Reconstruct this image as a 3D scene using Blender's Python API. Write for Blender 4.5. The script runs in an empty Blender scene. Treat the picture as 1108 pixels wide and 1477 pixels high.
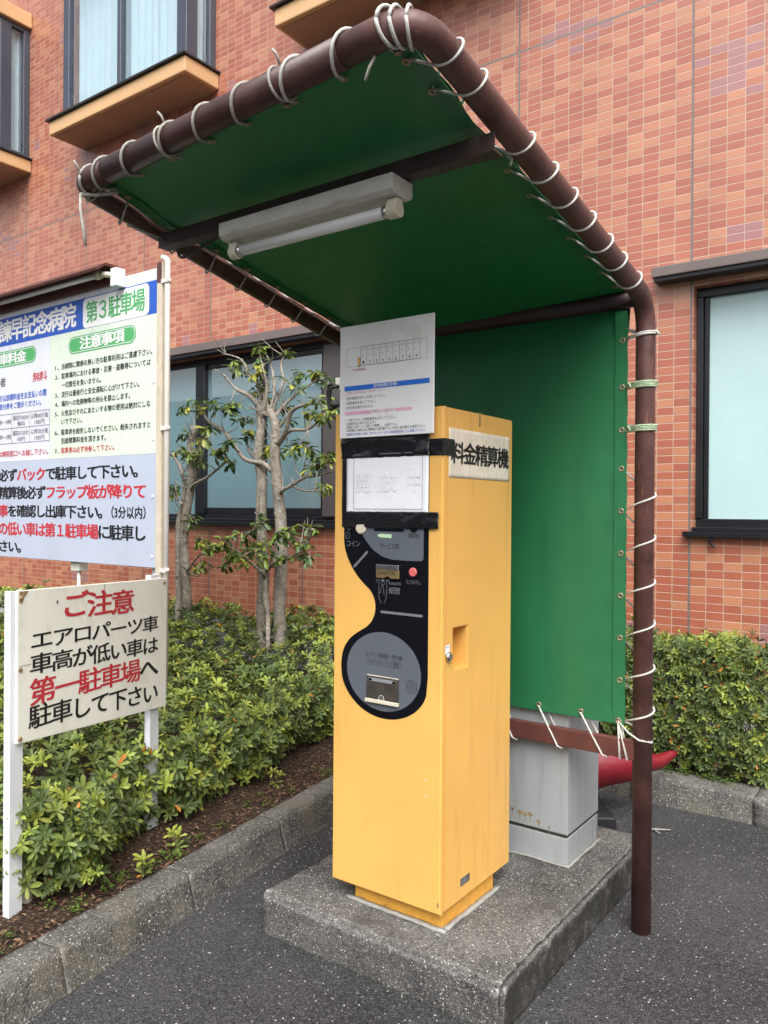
import bpy, bmesh, math, random
import numpy as np
from mathutils import Vector, Matrix
rnd = random.Random(7); nr = np.random.default_rng(11)
sc = bpy.context.scene
col = sc.collection

# ---------------------------------------------------------------- camera
cam = bpy.data.cameras.new('camera'); co = bpy.data.objects.new('camera', cam); col.objects.link(co)
cam.sensor_fit = 'HORIZONTAL'; cam.sensor_width = 36.0; cam.lens = 36.976
cam.clip_start = 0.05; cam.clip_end = 500
YAW, PITCH, ROLL = 0.625292534, -0.00272675, 0.0072618
fw = Vector((-math.sin(YAW)*math.cos(PITCH), math.cos(YAW)*math.cos(PITCH), math.sin(PITCH)))
rt = Vector((math.cos(YAW), math.sin(YAW), 0)); up = rt.cross(fw)
r2 = rt*math.cos(ROLL)+up*math.sin(ROLL); u2 = -rt*math.sin(ROLL)+up*math.cos(ROLL)
mw = Matrix((r2, u2, -fw)).transposed().to_4x4(); mw.translation = (0, 0, 1.55)
co.matrix_world = mw
sc.camera = co
# ---------------------------------------------------------------- sky and sun (bright overcast)
SUN_EL, SUN_AZ = math.radians(54), math.radians(143)     # azimuth clockwise from +Y (the wall side)
w = bpy.data.worlds.new('World'); sc.world = w; w.use_nodes = True
nt = w.node_tree; nt.nodes.clear()
wo = nt.nodes.new('ShaderNodeOutputWorld'); bg = nt.nodes.new('ShaderNodeBackground')
sky = nt.nodes.new('ShaderNodeTexSky'); sky.sky_type = 'NISHITA'; sky.sun_disc = False
sky.sun_elevation = SUN_EL; sky.sun_rotation = SUN_AZ
sky.air_density = 1.0; sky.dust_density = 7.0; sky.ozone_density = 1.0
hs = nt.nodes.new('ShaderNodeHueSaturation'); hs.inputs['Saturation'].default_value = 0.30
nt.links.new(sky.outputs[0], hs.inputs['Color']); nt.links.new(hs.outputs[0], bg.inputs[0])
bg.inputs[1].default_value = 0.105
nt.links.new(bg.outputs[0], wo.inputs[0])
sl = bpy.data.lights.new('sun', 'SUN'); sl.energy = 1.5; sl.angle = math.radians(55); sl.color = (1, .975, .94)
so = bpy.data.objects.new('sun', sl); col.objects.link(so)
sd = Vector((math.sin(SUN_AZ)*math.cos(SUN_EL), math.cos(SUN_AZ)*math.cos(SUN_EL), math.sin(SUN_EL)))
so.rotation_euler = sd.to_track_quat('Z', 'Y').to_euler(); so.location = (0, -8, 12)
sc.view_settings.view_transform = 'Standard'; sc.view_settings.look = 'None'
sc.view_settings.exposure = 1.15; sc.view_settings.gamma = 1.0
try: sc.cycles.max_bounces = 8
except Exception: pass

# ---------------------------------------------------------------- materials
def nodes(name):
    m = bpy.data.materials.new(name); m.use_nodes = True
    t = m.node_tree; b = t.nodes['Principled BSDF']
    return m, t, b
def N(t, k, **kw):
    n = t.nodes.new(k)
    for a, v in kw.items():
        if a.startswith('i_'): n.inputs[a[2:].replace('_', ' ')].default_value = v
        else: setattr(n, a, v)
    return n
def math_(t, op, a, b=None, c=None):
    n = t.nodes.new('ShaderNodeMath'); n.operation = op
    for i, v in enumerate((a, b, c)):
        if v is None: continue
        if isinstance(v, (int, float)): n.inputs[i].default_value = v
        else: t.links.new(v, n.inputs[i])
    return n.outputs[0]
def mix(t, f, a, b):
    n = t.nodes.new('ShaderNodeMix'); n.data_type = 'RGBA'
    for s, v in ((n.inputs[0], f), (n.inputs[6], a), (n.inputs[7], b)):
        if isinstance(v, (int, float)): s.default_value = v
        elif isinstance(v, (tuple, list)): s.default_value = (*v[:3], 1)
        else: t.links.new(v, s)
    return n.outputs[2]
def ramp(t, fac, stops, interp='LINEAR'):
    n = t.nodes.new('ShaderNodeValToRGB'); n.color_ramp.interpolation = interp
    e = n.color_ramp.elements
    while len(e) < len(stops): e.new(0.5)
    for i, (p, c) in enumerate(stops):
        e[i].position = p; e[i].color = (*c, 1) if len(c) == 3 else c
    t.links.new(fac, n.inputs[0]); return n.outputs[0]
def noise(t, vec, scale, detail=4, rough=.55):
    n = N(t, 'ShaderNodeTexNoise'); n.inputs['Scale'].default_value = scale
    n.inputs['Detail'].default_value = detail; n.inputs['Roughness'].default_value = rough
    if vec is not None: t.links.new(vec, n.inputs['Vector'])
    return n.outputs[0]
def objco(t): return N(t, 'ShaderNodeTexCoord').outputs['Object']
def scaled(t, vec, s):
    n = N(t, 'ShaderNodeMapping'); n.inputs['Scale'].default_value = s; t.links.new(vec, n.inputs['Vector']); return n.outputs[0]
def bump(t, b, h, strength=.3, dist=.01):
    n = N(t, 'ShaderNodeBump'); n.inputs['Strength'].default_value = strength; n.inputs['Distance'].default_value = dist
    t.links.new(h, n.inputs['Height']); t.links.new(n.outputs[0], b.inputs['Normal'])
def mat(name, c, rough=.5, var=.12, vs=8, bmp=0, bs=60, bd=.004, metal=0, spec=.5, dirt=None, dirt_s=(5, 5, 1.2), dirt_t=(.55, .75), coat=0, rvar=.1):
    m, t, b = nodes(name); v = objco(t)
    n1 = noise(t, v, vs)
    lo = tuple(x*(1-var) for x in c); hi = tuple(min(1, x*(1+var)) for x in c)
    cc = ramp(t, n1, [(.3, lo), (.7, hi)])
    if dirt:
        n2 = noise(t, scaled(t, v, dirt_s), 3, 6, .65)
        f = ramp(t, n2, [(dirt_t[0], (0, 0, 0)), (dirt_t[1], (1, 1, 1))])
        cc = mix(t, f, cc, dirt)
    t.links.new(cc, b.inputs['Base Color'])
    rr = math_(t, 'MULTIPLY_ADD', n1, rvar*2, rough-rvar)
    t.links.new(rr, b.inputs['Roughness'])
    b.inputs['Metallic'].default_value = metal; b.inputs['Specular IOR Level'].default_value = spec
    b.inputs['Coat Weight'].default_value = coat
    if bmp: bump(t, b, noise(t, v, bs, 5), bmp, bd)
    return m
M = {}
M['yellow'] = mat('yellow_paint', (.74, .425, .112), .36, .06, 2.5, .05, 40, .0015, dirt=(.50, .275, .085), dirt_s=(5, 5, .6), dirt_t=(.56, .92))
M['yellow_dirty'] = mat('yellow_plinth_paint', (.62, .31, .045), .55, .12, 30, .15, 200, .002, dirt=(.16, .08, .02), dirt_s=(14, 14, 14), dirt_t=(.62, .72))
M['black_panel'] = mat('black_panel_print', (.004, .005, .008), .28, .1, 5, spec=.22)
M['grey_panel'] = mat('grey_panel_print', (.10, .115, .14), .32, .06, 5)
M['slit'] = mat('grey_light_bar', (.16, .17, .19), .4, .05)
M['tape'] = mat('black_tape', (.008, .008, .010), .20, .2, 12, .5, 40, .008)
M['ink'] = mat('black_ink', (.012, .012, .014), .5, .1)
M['ink_soft'] = mat('faded_ink', (.10, .10, .11), .6, .1)
M['red_ink'] = mat('red_ink', (.50, .032, .045), .5, .08)
M['red_faded'] = mat('faded_red_ink', (.55, .20, .22), .6, .08)
M['pink_ink'] = mat('faded_pink_ink', (.72, .40, .55), .6, .08)
M['blue_ink'] = mat('blue_ink', (.022, .10, .48), .45, .06)
M['blue_bright'] = mat('bright_blue_ink', (.01, .15, .62), .45, .05)
M['green_ink'] = mat('green_ink', (.08, .37, .13), .45, .05)
M['white_ink'] = mat('white_ink', (.78, .79, .80), .45, .04)
M['grey_ink'] = mat('grey_ink', (.22, .23, .25), .5, .05)
M['paper'] = mat('white_paper', (.80, .83, .88), .35, .03, 4, .25, 9, .02)
M['outline_ink'] = mat('pale_outline_ink', (.66, .71, .70), .5, .03)
M['steel'] = mat('bright_steel', (.6, .6, .6), .25, .1, 20, metal=1)
M['brass'] = mat('brass_plate', (.42, .31, .15), .35, .15, 20, metal=.8)
M['plastic_clear'] = mat('smoked_plastic', (.05, .045, .04), .12, .3, 20)
M['ivory'] = mat('ivory_plastic', (.60, .56, .44), .4, .06, 20)
M['pink_button'] = mat('red_button', (.62, .13, .13), .3, .05, 20)
M['pale_green'] = mat('pale_green_ticket', (.45, .66, .42), .5, .1, 40)
M['pipe'] = mat('dark_red_brown_pipe_paint', (.058, .024, .021), .42, .3, 14, .25, 60, .003, dirt=(.20, .085, .045), dirt_s=(22, 22, 4), dirt_t=(.70, .78), rvar=.12)
M['pipe_rust'] = mat('rusty_pipe_paint', (.092, .040, .036), .5, .4, 9, .3, 70, .004, dirt=(.20, .095, .05), dirt_s=(26, 26, 5), dirt_t=(.60, .72), rvar=.12)
M['beam'] = mat('shaded_brown_beam_paint', (.035, .020, .018), .5, .25, 12, .2, 60, .003)  # shade on the top beam is put into this darker brown
M['rail'] = mat('red_brown_rail_paint', (.10, .034, .027), .5, .2, 12, .2, 60, .003, dirt=(.05, .02, .016), dirt_s=(12, 12, 2), dirt_t=(.6, .7))
M['tarp'] = mat('green_vinyl_sheet', (.024, .185, .074), .42, .12, 1.6, .12, 5, .03, dirt=(.018, .125, .056), dirt_s=(5, 5, .8), dirt_t=(.5, .85))
def translucent(m, f, c):
    t = m.node_tree; b = t.nodes['Principled BSDF']; tl = N(t, 'ShaderNodeBsdfTranslucent'); tl.inputs[0].default_value = (*c, 1)
    ms = N(t, 'ShaderNodeMixShader'); ms.inputs[0].default_value = f; t.links.new(b.outputs[0], ms.inputs[1]); t.links.new(tl.outputs[0], ms.inputs[2]); t.links.new(ms.outputs[0], t.nodes['Material Output'].inputs[0])
translucent(M['tarp'], .17, (.02, .30, .11))
M['rope'] = mat('white_rope', (.60, .60, .56), .7, .15, 60, .8, 500, .004)
M['rope_old'] = mat('weathered_rope', (.40, .39, .35), .8, .2, 60, .8, 500, .004)
M['rope_green'] = mat('green_white_rope', (.42, .54, .36), .8, .35, 160, .8, 500, .004)
M['grommet'] = mat('copper_grommet', (.42, .29, .21), .4, .3, 80, metal=.7)
M['lamp_white'] = mat('dirty_white_enamel', (.50, .50, .46), .42, .12, 9, .1, 60, .002, dirt=(.24, .20, .15), dirt_s=(3, 12, 18), dirt_t=(.56, .80))
M['tube'] = mat('unlit_lamp_tube', (.66, .68, .68), .15, .03)
M['white_post'] = mat('white_post_paint', (.64, .67, .70), .4, .08, 6, .06, 90, .002, dirt=(.22, .12, .07), dirt_s=(12, 12, 5), dirt_t=(.68, .78))
M['rust_post'] = mat('rust_streaked_cream_paint', (.56, .50, .40), .55, .12, 9, .15, 80, .003, dirt=(.25, .11, .05), dirt_s=(22, 22, 1.6), dirt_t=(.58, .76))
M['conduit'] = mat('white_pvc_conduit', (.66, .65, .60), .4, .06, 8, dirt=(.42, .40, .34), dirt_s=(12, 12, 2), dirt_t=(.6, .8))
M['sign_white'] = mat('weathered_cream_board', (.78, .79, .71), .38, .05, 5, .05, 60, .001, dirt=(.62, .59, .46), dirt_s=(5, 5, 3), dirt_t=(.52, .82))
M['sign_green'] = mat('pale_green_board', (.64, .73, .63), .28, .03, 3, coat=.2)
M['sign_pale'] = mat('pale_white_board', (.66, .69, .76), .28, .03, 3, coat=.2)
M['sign_blue'] = mat('pale_blue_board', (.45, .50, .62), .30, .04, 3, coat=.2)
M['board'] = mat('grey_white_board', (.80, .81, .82), .4, .05, 6, dirt=(.64, .61, .54), dirt_s=(4, 4, 5), dirt_t=(.55, .85))
M['sticker'] = mat('peeling_cream_sticker', (.74, .69, .57), .45, .08, 14, .6, 26, .005, dirt=(.60, .53, .41), dirt_s=(9, 30, 3), dirt_t=(.5, .68))
M['cabinet_grey'] = mat('light_grey_cabinet_paint', (.30, .325, .335), .42, .04, 4, .05, 120, .001, dirt=(.23, .245, .25), dirt_s=(9, 9, .8), dirt_t=(.5, .8))
M['cabinet_rust'] = mat('rust_stain', (.25, .175, .085), .7, .35, 40)
M['seam'] = mat('dirty_seam', (.04, .035, .028), .7, .3, 30)
M['caulk'] = mat('pale_caulk', (.27, .27, .25), .6, .15, 30, .4, 60, .005)
M['cone_red'] = mat('red_cone_plastic', (.19, .009, .017), .42, .15, 9, .2, 25, .008)
M['cone_base'] = mat('black_rubber', (.007, .008, .011), .6, .15, 20)
M['frame'] = mat('black_aluminium_frame', (.012, .013, .017), .32, .1, 5)
M['frame_blue'] = mat('slate_aluminium_frame', (.05, .06, .085), .3, .08, 5)
M['hood'] = mat('brown_grey_hood', (.15, .12, .115), .45, .06, 5)
M['post_grey'] = mat('brown_grey_panel', (.075, .066, .068), .45, .06, 5)
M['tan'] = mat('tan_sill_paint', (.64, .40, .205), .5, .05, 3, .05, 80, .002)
M['tan_shaded'] = mat('shaded_tan_paint', (.40, .24, .155), .55, .05, 3, .05, 80, .002)  # sill tan darkened: shade under the bay is put into the colour
M['curtain'] = mat('white_lace_curtain', (.70, .74, .78), .8, .04, 10)
M['dark'] = mat('dark_interior', (.02, .022, .025), .8, .1)
M['bark'] = mat('grey_lichen_bark', (.235, .21, .175), .85, .35, 14, .9, 45, .012, dirt=(.40, .40, .35), dirt_s=(22, 22, 11), dirt_t=(.56, .66))
M['twig'] = mat('brown_twig', (.085, .06, .042), .85, .3, 20)
M['cable'] = mat('black_cable', (.012, .012, .013), .5, .1)
M['footing'] = mat('grey_footing_render', (.36, .37, .38), .7, .12, 6, .3, 60, .006)
M['facade'] = mat('blue_grey_facade', (.13, .20, .23), .7, .06, 2)
M['plaster'] = mat('pale_plaster', (.60, .62, .62), .8, .05, 2)

def glass(name, c, rough, pat=False, spec=.8):
    m, t, b = nodes(name); v = objco(t)
    n1 = noise(t, v, 1.3, 3)
    t.links.new(ramp(t, n1, [(.3, tuple(x*.93 for x in c)), (.7, tuple(x*1.05 for x in c))]), b.inputs['Base Color'])
    b.inputs['Roughness'].default_value = rough; b.inputs['Specular IOR Level'].default_value = spec
    b.inputs['Coat Weight'].default_value = 1.0; b.inputs['Coat Roughness'].default_value = .01; b.inputs['Coat IOR'].default_value = 2.5
    if pat:
        b.inputs['Coat Weight'].default_value = .15
        sp = N(t, 'ShaderNodeSeparateXYZ'); t.links.new(v, sp.inputs[0])
        a = math_(t, 'SINE', math_(t, 'MULTIPLY', math_(t, 'ADD', sp.outputs[0], sp.outputs[2]), 420))
        c2 = math_(t, 'SINE', math_(t, 'MULTIPLY', math_(t, 'SUBTRACT', sp.outputs[0], sp.outputs[2]), 420))
        bump(t, b, math_(t, 'MULTIPLY', a, c2), .12, .003)
    return m
M['glass_frost'] = glass('frosted_pane', (.44, .62, .64), .4, True)
M['glass_mirror'] = glass('reflecting_pane', (.17, .285, .325), .04)
# clear pane in front of curtains
m, t, b = nodes('clear_pane')
tr = N(t, 'ShaderNodeBsdfTransparent'); tr.inputs[0].default_value = (.90, .96, .98, 1)
gl = N(t, 'ShaderNodeBsdfGlossy'); gl.inputs['Roughness'].default_value = .02
lw = N(t, 'ShaderNodeLayerWeight'); lw.inputs[0].default_value = .5; fr_ = math_(t, 'MULTIPLY_ADD', math_(t, 'POWER', lw.outputs['Facing'], 4.0), .85, .06)
ms = N(t, 'ShaderNodeMixShader'); t.links.new(fr_, ms.inputs[0]); t.links.new(tr.outputs[0], ms.inputs[1]); t.links.new(gl.outputs[0], ms.inputs[2])
t.links.new(ms.outputs[0], t.nodes['Material Output'].inputs[0]); M['glass_clear'] = m

def tile_material():
    m, t, b = nodes('terracotta_mosaic_tile'); v = objco(t)
    sp = N(t, 'ShaderNodeSeparateXYZ'); t.links.new(v, sp.inputs[0])
    X = math_(t, 'ADD', sp.outputs[0], 41.308); Zc = sp.outputs[2]
    U = math_(t, 'DIVIDE', X, .1); V = math_(t, 'DIVIDE', Zc, .05)
    fu = math_(t, 'FRACT', U); fv = math_(t, 'FRACT', V)
    def edge(f, g):   # 1 inside the tile, 0 in the grout
        d = math_(t, 'MINIMUM', f, math_(t, 'SUBTRACT', 1.0, f))
        n = N(t, 'ShaderNodeMapRange'); n.inputs['From Min'].default_value = g*.7; n.inputs['From Max'].default_value = g*1.3
        t.links.new(d, n.inputs['Value']); return n.outputs[0]
    tile = math_(t, 'MULTIPLY', edge(fu, .024), edge(fv, .046))
    cell = N(t, 'ShaderNodeCombineXYZ'); t.links.new(math_(t, 'FLOOR', U), cell.inputs[0]); t.links.new(math_(t, 'FLOOR', V), cell.inputs[1])
    wn = N(t, 'ShaderNodeTexWhiteNoise', noise_dimensions='2D'); t.links.new(cell.outputs[0], wn.inputs['Vector'])
    wn2 = N(t, 'ShaderNodeTexWhiteNoise', noise_dimensions='3D')
    c2 = N(t, 'ShaderNodeVectorMath', operation='ADD'); t.links.new(cell.outputs[0], c2.inputs[0]); c2.inputs[1].default_value = (17, 5, 3); t.links.new(c2.outputs[0], wn2.inputs['Vector'])
    base = ramp(t, wn.outputs[0], [(0, (.375, .110, .064)), (.30, (.395, .122, .070)), (.50, (.415, .138, .078)), (.64, (.455, .178, .098)), (.86, (.48, .205, .112))], 'CONSTANT')
    # purple clusters: stepped patches of tiles
    pn = noise(t, scaled(t, cell.outputs[0], (.16, .10, 1)), 1.0, 1)
    pm = math_(t, 'MULTIPLY', math_(t, 'GREATER_THAN', pn, .655), math_(t, 'GREATER_THAN', wn2.outputs[0], .42))
    base = mix(t, math_(t, 'MULTIPLY', pm, .9), base, (.32, .145, .155))
    # cell-level brightness + speckle
    hv = N(t, 'ShaderNodeHueSaturation'); t.links.new(base, hv.inputs['Color'])
    t.links.new(math_(t, 'MULTIPLY_ADD', wn2.outputs[0], .10, .95), hv.inputs['Value'])
    sp2 = ramp(t, noise(t, v, 140, 3), [(.3, (.86, .86, .86)), (.7, (1.08, 1.08, 1.08))])
    mul = t.nodes.new('ShaderNodeMix'); mul.data_type = 'RGBA'; mul.blend_type = 'MULTIPLY'; mul.inputs[0].default_value = 1
    t.links.new(hv.outputs[0], mul.inputs[6]); t.links.new(sp2, mul.inputs[7])
    st = ramp(t, noise(t, scaled(t, v, (2.2, 2.2, .35)), 1.0, 5, .6), [(.3, (.90, .89, .88)), (.7, (1.06, 1.06, 1.06))]); m3 = t.nodes.new('ShaderNodeMix'); m3.data_type = 'RGBA'; m3.blend_type = 'MULTIPLY'; m3.inputs[0].default_value = 1
    t.links.new(mix(t, tile, (.45, .33, .26), mul.outputs[2]), m3.inputs[6]); t.links.new(st, m3.inputs[7]); cc = m3.outputs[2]
    # expansion joints
    jm = None
    for xj in (-1.308, -2.474, -3.466, -4.457, -5.615, -6.6, -7.585, -8.78, -10, .0, 1.2):
        d = math_(t, 'LESS_THAN', math_(t, 'ABSOLUTE', math_(t, 'SUBTRACT', sp.outputs[0], xj)), .0075)
        jm = d if jm is None else math_(t, 'MAXIMUM', jm, d)
    for zj in (4.742,):
        jm = math_(t, 'MAXIMUM', jm, math_(t, 'LESS_THAN', math_(t, 'ABSOLUTE', math_(t, 'SUBTRACT', Zc, zj)), .0075))
    cc = mix(t, jm, cc, (.16, .125, .115))
    t.links.new(cc, b.inputs['Base Color'])
    rr = math_(t, 'MULTIPLY_ADD', tile, -.46, .85)
    t.links.new(rr, b.inputs['Roughness']); b.inputs['Specular IOR Level'].default_value = .7; b.inputs['Coat Weight'].default_value = .5; b.inputs['Coat Roughness'].default_value = .3; b.inputs['Coat IOR'].default_value = 1.6
    hh = math_(t, 'MULTIPLY_ADD', noise(t, v, 60, 3), .25, math_(t, 'SUBTRACT', tile, math_(t, 'MULTIPLY', jm, 1.5)))
    hh = math_(t, 'MULTIPLY_ADD', wn2.outputs[0], .15, hh)
    bump(t, b, hh, .5, .003)
    return m
M['tile'] = tile_material()

def stone(name, c1, c2, speck, scale=160, spw=.12, rough=.85, bstr=.6, bdist=.006, big=3, stain=None, speck2=None, thr=.5, worn=None, moss=None):
    m, t, b = nodes(name); v = objco(t)
    n1 = noise(t, v, big, 6, .6); cc = ramp(t, n1, [(.32, c1), (.68, c2)])
    n2 = noise(t, v, scale*.45, 4, .7)
    cc = mix(t, ramp(t, n2, [(.42, (0, 0, 0)), (.60, (.5, .5, .5))]), cc, tuple(x*.45 for x in c1))
    vo = N(t, 'ShaderNodeTexVoronoi'); vo.inputs['Scale'].default_value = scale; t.links.new(v, vo.inputs['Vector'])
    # per-grain random: only some grains are pale chips
    rs = N(t, 'ShaderNodeSeparateColor'); t.links.new(vo.outputs['Color'], rs.inputs[0])
    chip = math_(t, 'MULTIPLY', math_(t, 'GREATER_THAN', rs.outputs[0], 1-spw), math_(t, 'LESS_THAN', vo.outputs['Distance'], thr))
    cc = mix(t, chip, cc, speck)
    gb = ramp(t, rs.outputs[2], [(0, (.55, .55, .55)), (1, (1.5, 1.5, 1.5))]); mg = t.nodes.new('ShaderNodeMix'); mg.data_type = 'RGBA'; mg.blend_type = 'MULTIPLY'; mg.inputs[0].default_value = .8
    t.links.new(cc, mg.inputs[6]); t.links.new(gb, mg.inputs[7]); cc = mg.outputs[2]
    if speck2:
        ch2 = math_(t, 'MULTIPLY', math_(t, 'GREATER_THAN', rs.outputs[1], .72), math_(t, 'LESS_THAN', vo.outputs['Distance'], .55))
        cc = mix(t, ch2, cc, speck2)
    if stain:
        n3 = noise(t, scaled(t, v, (1, 1, .6)), 5, 6, .65)
        cc = mix(t, ramp(t, n3, [(.52, (0, 0, 0)), (.72, (.8, .8, .8))]), cc, stain)
    ge = N(t, 'ShaderNodeNewGeometry')
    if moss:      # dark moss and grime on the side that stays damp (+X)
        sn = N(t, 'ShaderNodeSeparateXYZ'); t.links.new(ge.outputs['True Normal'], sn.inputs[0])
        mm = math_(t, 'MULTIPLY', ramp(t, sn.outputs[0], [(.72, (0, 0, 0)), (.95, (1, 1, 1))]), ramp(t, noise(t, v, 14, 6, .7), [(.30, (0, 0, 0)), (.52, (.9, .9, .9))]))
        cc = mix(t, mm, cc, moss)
    if worn:      # exposed pale aggregate along the worn arrises
        wm = math_(t, 'MULTIPLY', ramp(t, ge.outputs['Pointiness'], [(.53, (0, 0, 0)), (.60, (1, 1, 1))]), ramp(t, noise(t, v, 60, 4, .7), [(.40, (0, 0, 0)), (.56, (.75, .75, .75))]))
        cc = mix(t, wm, cc, worn)
    t.links.new(cc, b.inputs['Base Color']); b.inputs['Roughness'].default_value = rough; b.inputs['Specular IOR Level'].default_value = .35
    h = math_(t, 'MULTIPLY_ADD', vo.outputs['Distance'], -.8, noise(t, v, scale*.5, 5, .7))
    bump(t, b, h, bstr, bdist)
    return m
M['asphalt'] = stone('worn_asphalt', (.019, .0195, .0215), (.072, .072, .0745), (.36, .355, .345), 165, .026, .8, .9, .005, .8, None, (.075, .075, .077))
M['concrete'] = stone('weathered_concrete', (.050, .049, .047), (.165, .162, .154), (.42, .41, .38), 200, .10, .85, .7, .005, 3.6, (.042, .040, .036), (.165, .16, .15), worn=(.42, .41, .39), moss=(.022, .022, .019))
M['kerb'] = stone('dark_weathered_kerb', (.055, .054, .049), (.165, .16, .147), (.38, .37, .34), 170, .10, .88, .75, .006, 4.5, (.16, .145, .105), (.15, .145, .135), worn=(.30, .29, .27))
M['soil'] = stone('brown_leaf_litter_soil', (.030, .017, .010), (.062, .036, .022), (.20, .13, .085), 70, .16, .95, 1.0, .02, 3, (.085, .07, .05), (.08, .045, .028))

def leaf_material(name, trans=.25, rough=.5):
    m, t, b = nodes(name)
    a = N(t, 'ShaderNodeAttribute', attribute_name='tint')
    t.links.new(a.outputs['Color'], b.inputs['Base Color'])
    b.inputs['Roughness'].default_value = rough; b.inputs['Specular IOR Level'].default_value = .35
    tl = N(t, 'ShaderNodeBsdfTranslucent'); t.links.new(a.outputs['Color'], tl.inputs[0])
    ms = N(t, 'ShaderNodeMixShader'); ms.inputs[0].default_value = trans
    t.links.new(b.outputs[0], ms.inputs[1]); t.links.new(tl.outputs[0], ms.inputs[2])
    t.links.new(ms.outputs[0], t.nodes['Material Output'].inputs[0])
    return m
M['leaf'] = leaf_material('azalea_leaf'); M['leaf_tree'] = leaf_material('glossy_tree_leaf', .2, .3); M['litter'] = leaf_material('dry_leaf', .1, .8)
# ---------------------------------------------------------------- object helpers
def tag(o, label=None, cat=None, group=None, kind=None):
    for k, v in (('label', label), ('category', cat), ('group', group), ('kind', kind)):
        if v: o[k] = v
    return o
def thing(name, label, cat, loc=(0, 0, 0), group=None):
    o = bpy.data.objects.new(name, None); col.objects.link(o); o.location = loc; o.empty_display_size = .1
    return tag(o, label, cat, group)
def link(name, me, parent=None, mats=None):
    o = bpy.data.objects.new(name, me); col.objects.link(o)
    if parent is not None:
        o.parent = parent
        # all meshes are modelled in world coordinates: cancel the ancestors' offset
        off = Vector((0, 0, 0)); p = parent
        while p is not None: off += p.location; p = p.parent
        o.location = -off
    for mm in (mats or []): me.materials.append(mm)
    return o
def solidify(bm, th):
    bm.normal_update(); bmesh.ops.solidify(bm, geom=list(bm.faces), thickness=th)
def obj(name, bm, m, parent=None, smooth=False, bevel=0, seg=2):
    if bevel: bmesh.ops.bevel(bm, geom=list(bm.edges), offset=bevel, segments=seg, affect='EDGES', profile=.6, clamp_overlap=True)
    me = bpy.data.meshes.new(name); bm.normal_update(); bm.to_mesh(me); bm.free()
    if smooth:
        for p in me.polygons: p.use_smooth = True
    return link(name, me, parent, m if isinstance(m, list) else [m])
def BM(): return bmesh.new()
def box(bm, x0, x1, y0, y1, z0, z1, mi=0):
    v = [bm.verts.new(p) for p in ((x0, y0, z0), (x1, y0, z0), (x1, y1, z0), (x0, y1, z0), (x0, y0, z1), (x1, y0, z1), (x1, y1, z1), (x0, y1, z1))]
    for f in ((0, 3, 2, 1), (4, 5, 6, 7), (0, 1, 5, 4), (1, 2, 6, 5), (2, 3, 7, 6), (3, 0, 4, 7)):
        bm.faces.new([v[i] for i in f]).material_index = mi
    return v
def obox(bm, c, u, v, w, su, sv, sw):
    """box centred at c with unit axes u, v, w and full sizes"""
    c, u, v, w = Vector(c), Vector(u), Vector(v), Vector(w)
    vs = []
    for a, b_, d in ((-1, -1, -1), (1, -1, -1), (1, 1, -1), (-1, 1, -1), (-1, -1, 1), (1, -1, 1), (1, 1, 1), (-1, 1, 1)):
        vs.append(bm.verts.new(c+u*(a*su/2)+v*(b_*sv/2)+w*(d*sw/2)))
    for f in ((0, 3, 2, 1), (4, 5, 6, 7), (0, 1, 5, 4), (1, 2, 6, 5), (2, 3, 7, 6), (3, 0, 4, 7)):
        bm.faces.new([vs[i] for i in f])
    return vs
def tube(bm, pts, r, seg=12, caps=True):
    pts = [Vector(p) for p in pts]; n = len(pts)
    rs = r if isinstance(r, (list, tuple)) else [r]*n
    T = []
    for i in range(n):
        d = (pts[min(i+1, n-1)]-pts[max(i-1, 0)]); T.append(d.normalized() if d.length > 1e-9 else Vector((0, 0, 1)))
    a = Vector((0, 0, 1)) if abs(T[0].z) < .9 else Vector((1, 0, 0))
    nrm = T[0].cross(a).normalized(); rings = []
    for i in range(n):
        if i:
            ax = T[i-1].cross(T[i])
            if ax.length > 1e-8: nrm = Matrix.Rotation(T[i-1].angle(T[i]), 3, ax.normalized()) @ nrm
        nrm = (nrm-T[i]*nrm.dot(T[i])).normalized(); bn = T[i].cross(nrm)
        rings.append([bm.verts.new(pts[i]+(nrm*math.cos(2*math.pi*k/seg)+bn*math.sin(2*math.pi*k/seg))*rs[i]) for k in range(seg)])
    for i in range(n-1):
        for k in range(seg):
            bm.faces.new((rings[i][k], rings[i][(k+1) % seg], rings[i+1][(k+1) % seg], rings[i+1][k])).smooth = True
    if caps:
        bm.faces.new(rings[0][::-1]); bm.faces.new(rings[-1])
def fillet(pts, radii, seg=8):
    """polyline with its corners rounded"""
    P = [Vector(p) for p in pts]; out = [P[0]]
    for i in range(1, len(P)-1):
        a, b_, c = P[i-1], P[i], P[i+1]; r = radii[i]
        if r <= 0: out.append(b_); continue
        p0 = b_+(a-b_).normalized()*r; p1 = b_+(c-b_).normalized()*r
        for k in range(seg+1):
            s = k/seg; out.append((p0*(1-s)+b_*s)*(1-s)+(b_*(1-s)+p1*s)*s)
    out.append(P[-1]); return out
def smooth_closed(pts, n=6):
    """Catmull-Rom through a closed 2D outline"""
    out = []; L = len(pts)
    for i in range(L):
        p0, p1, p2, p3 = (Vector(pts[(i+k) % L]) for k in (-1, 0, 1, 2))
        for k in range(n):
            s = k/n
            out.append(.5*((2*p1)+(p2-p0)*s+(2*p0-5*p1+4*p2-p3)*s*s+(3*p1-p0-3*p2+p3)*s**3))
    return out
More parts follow.
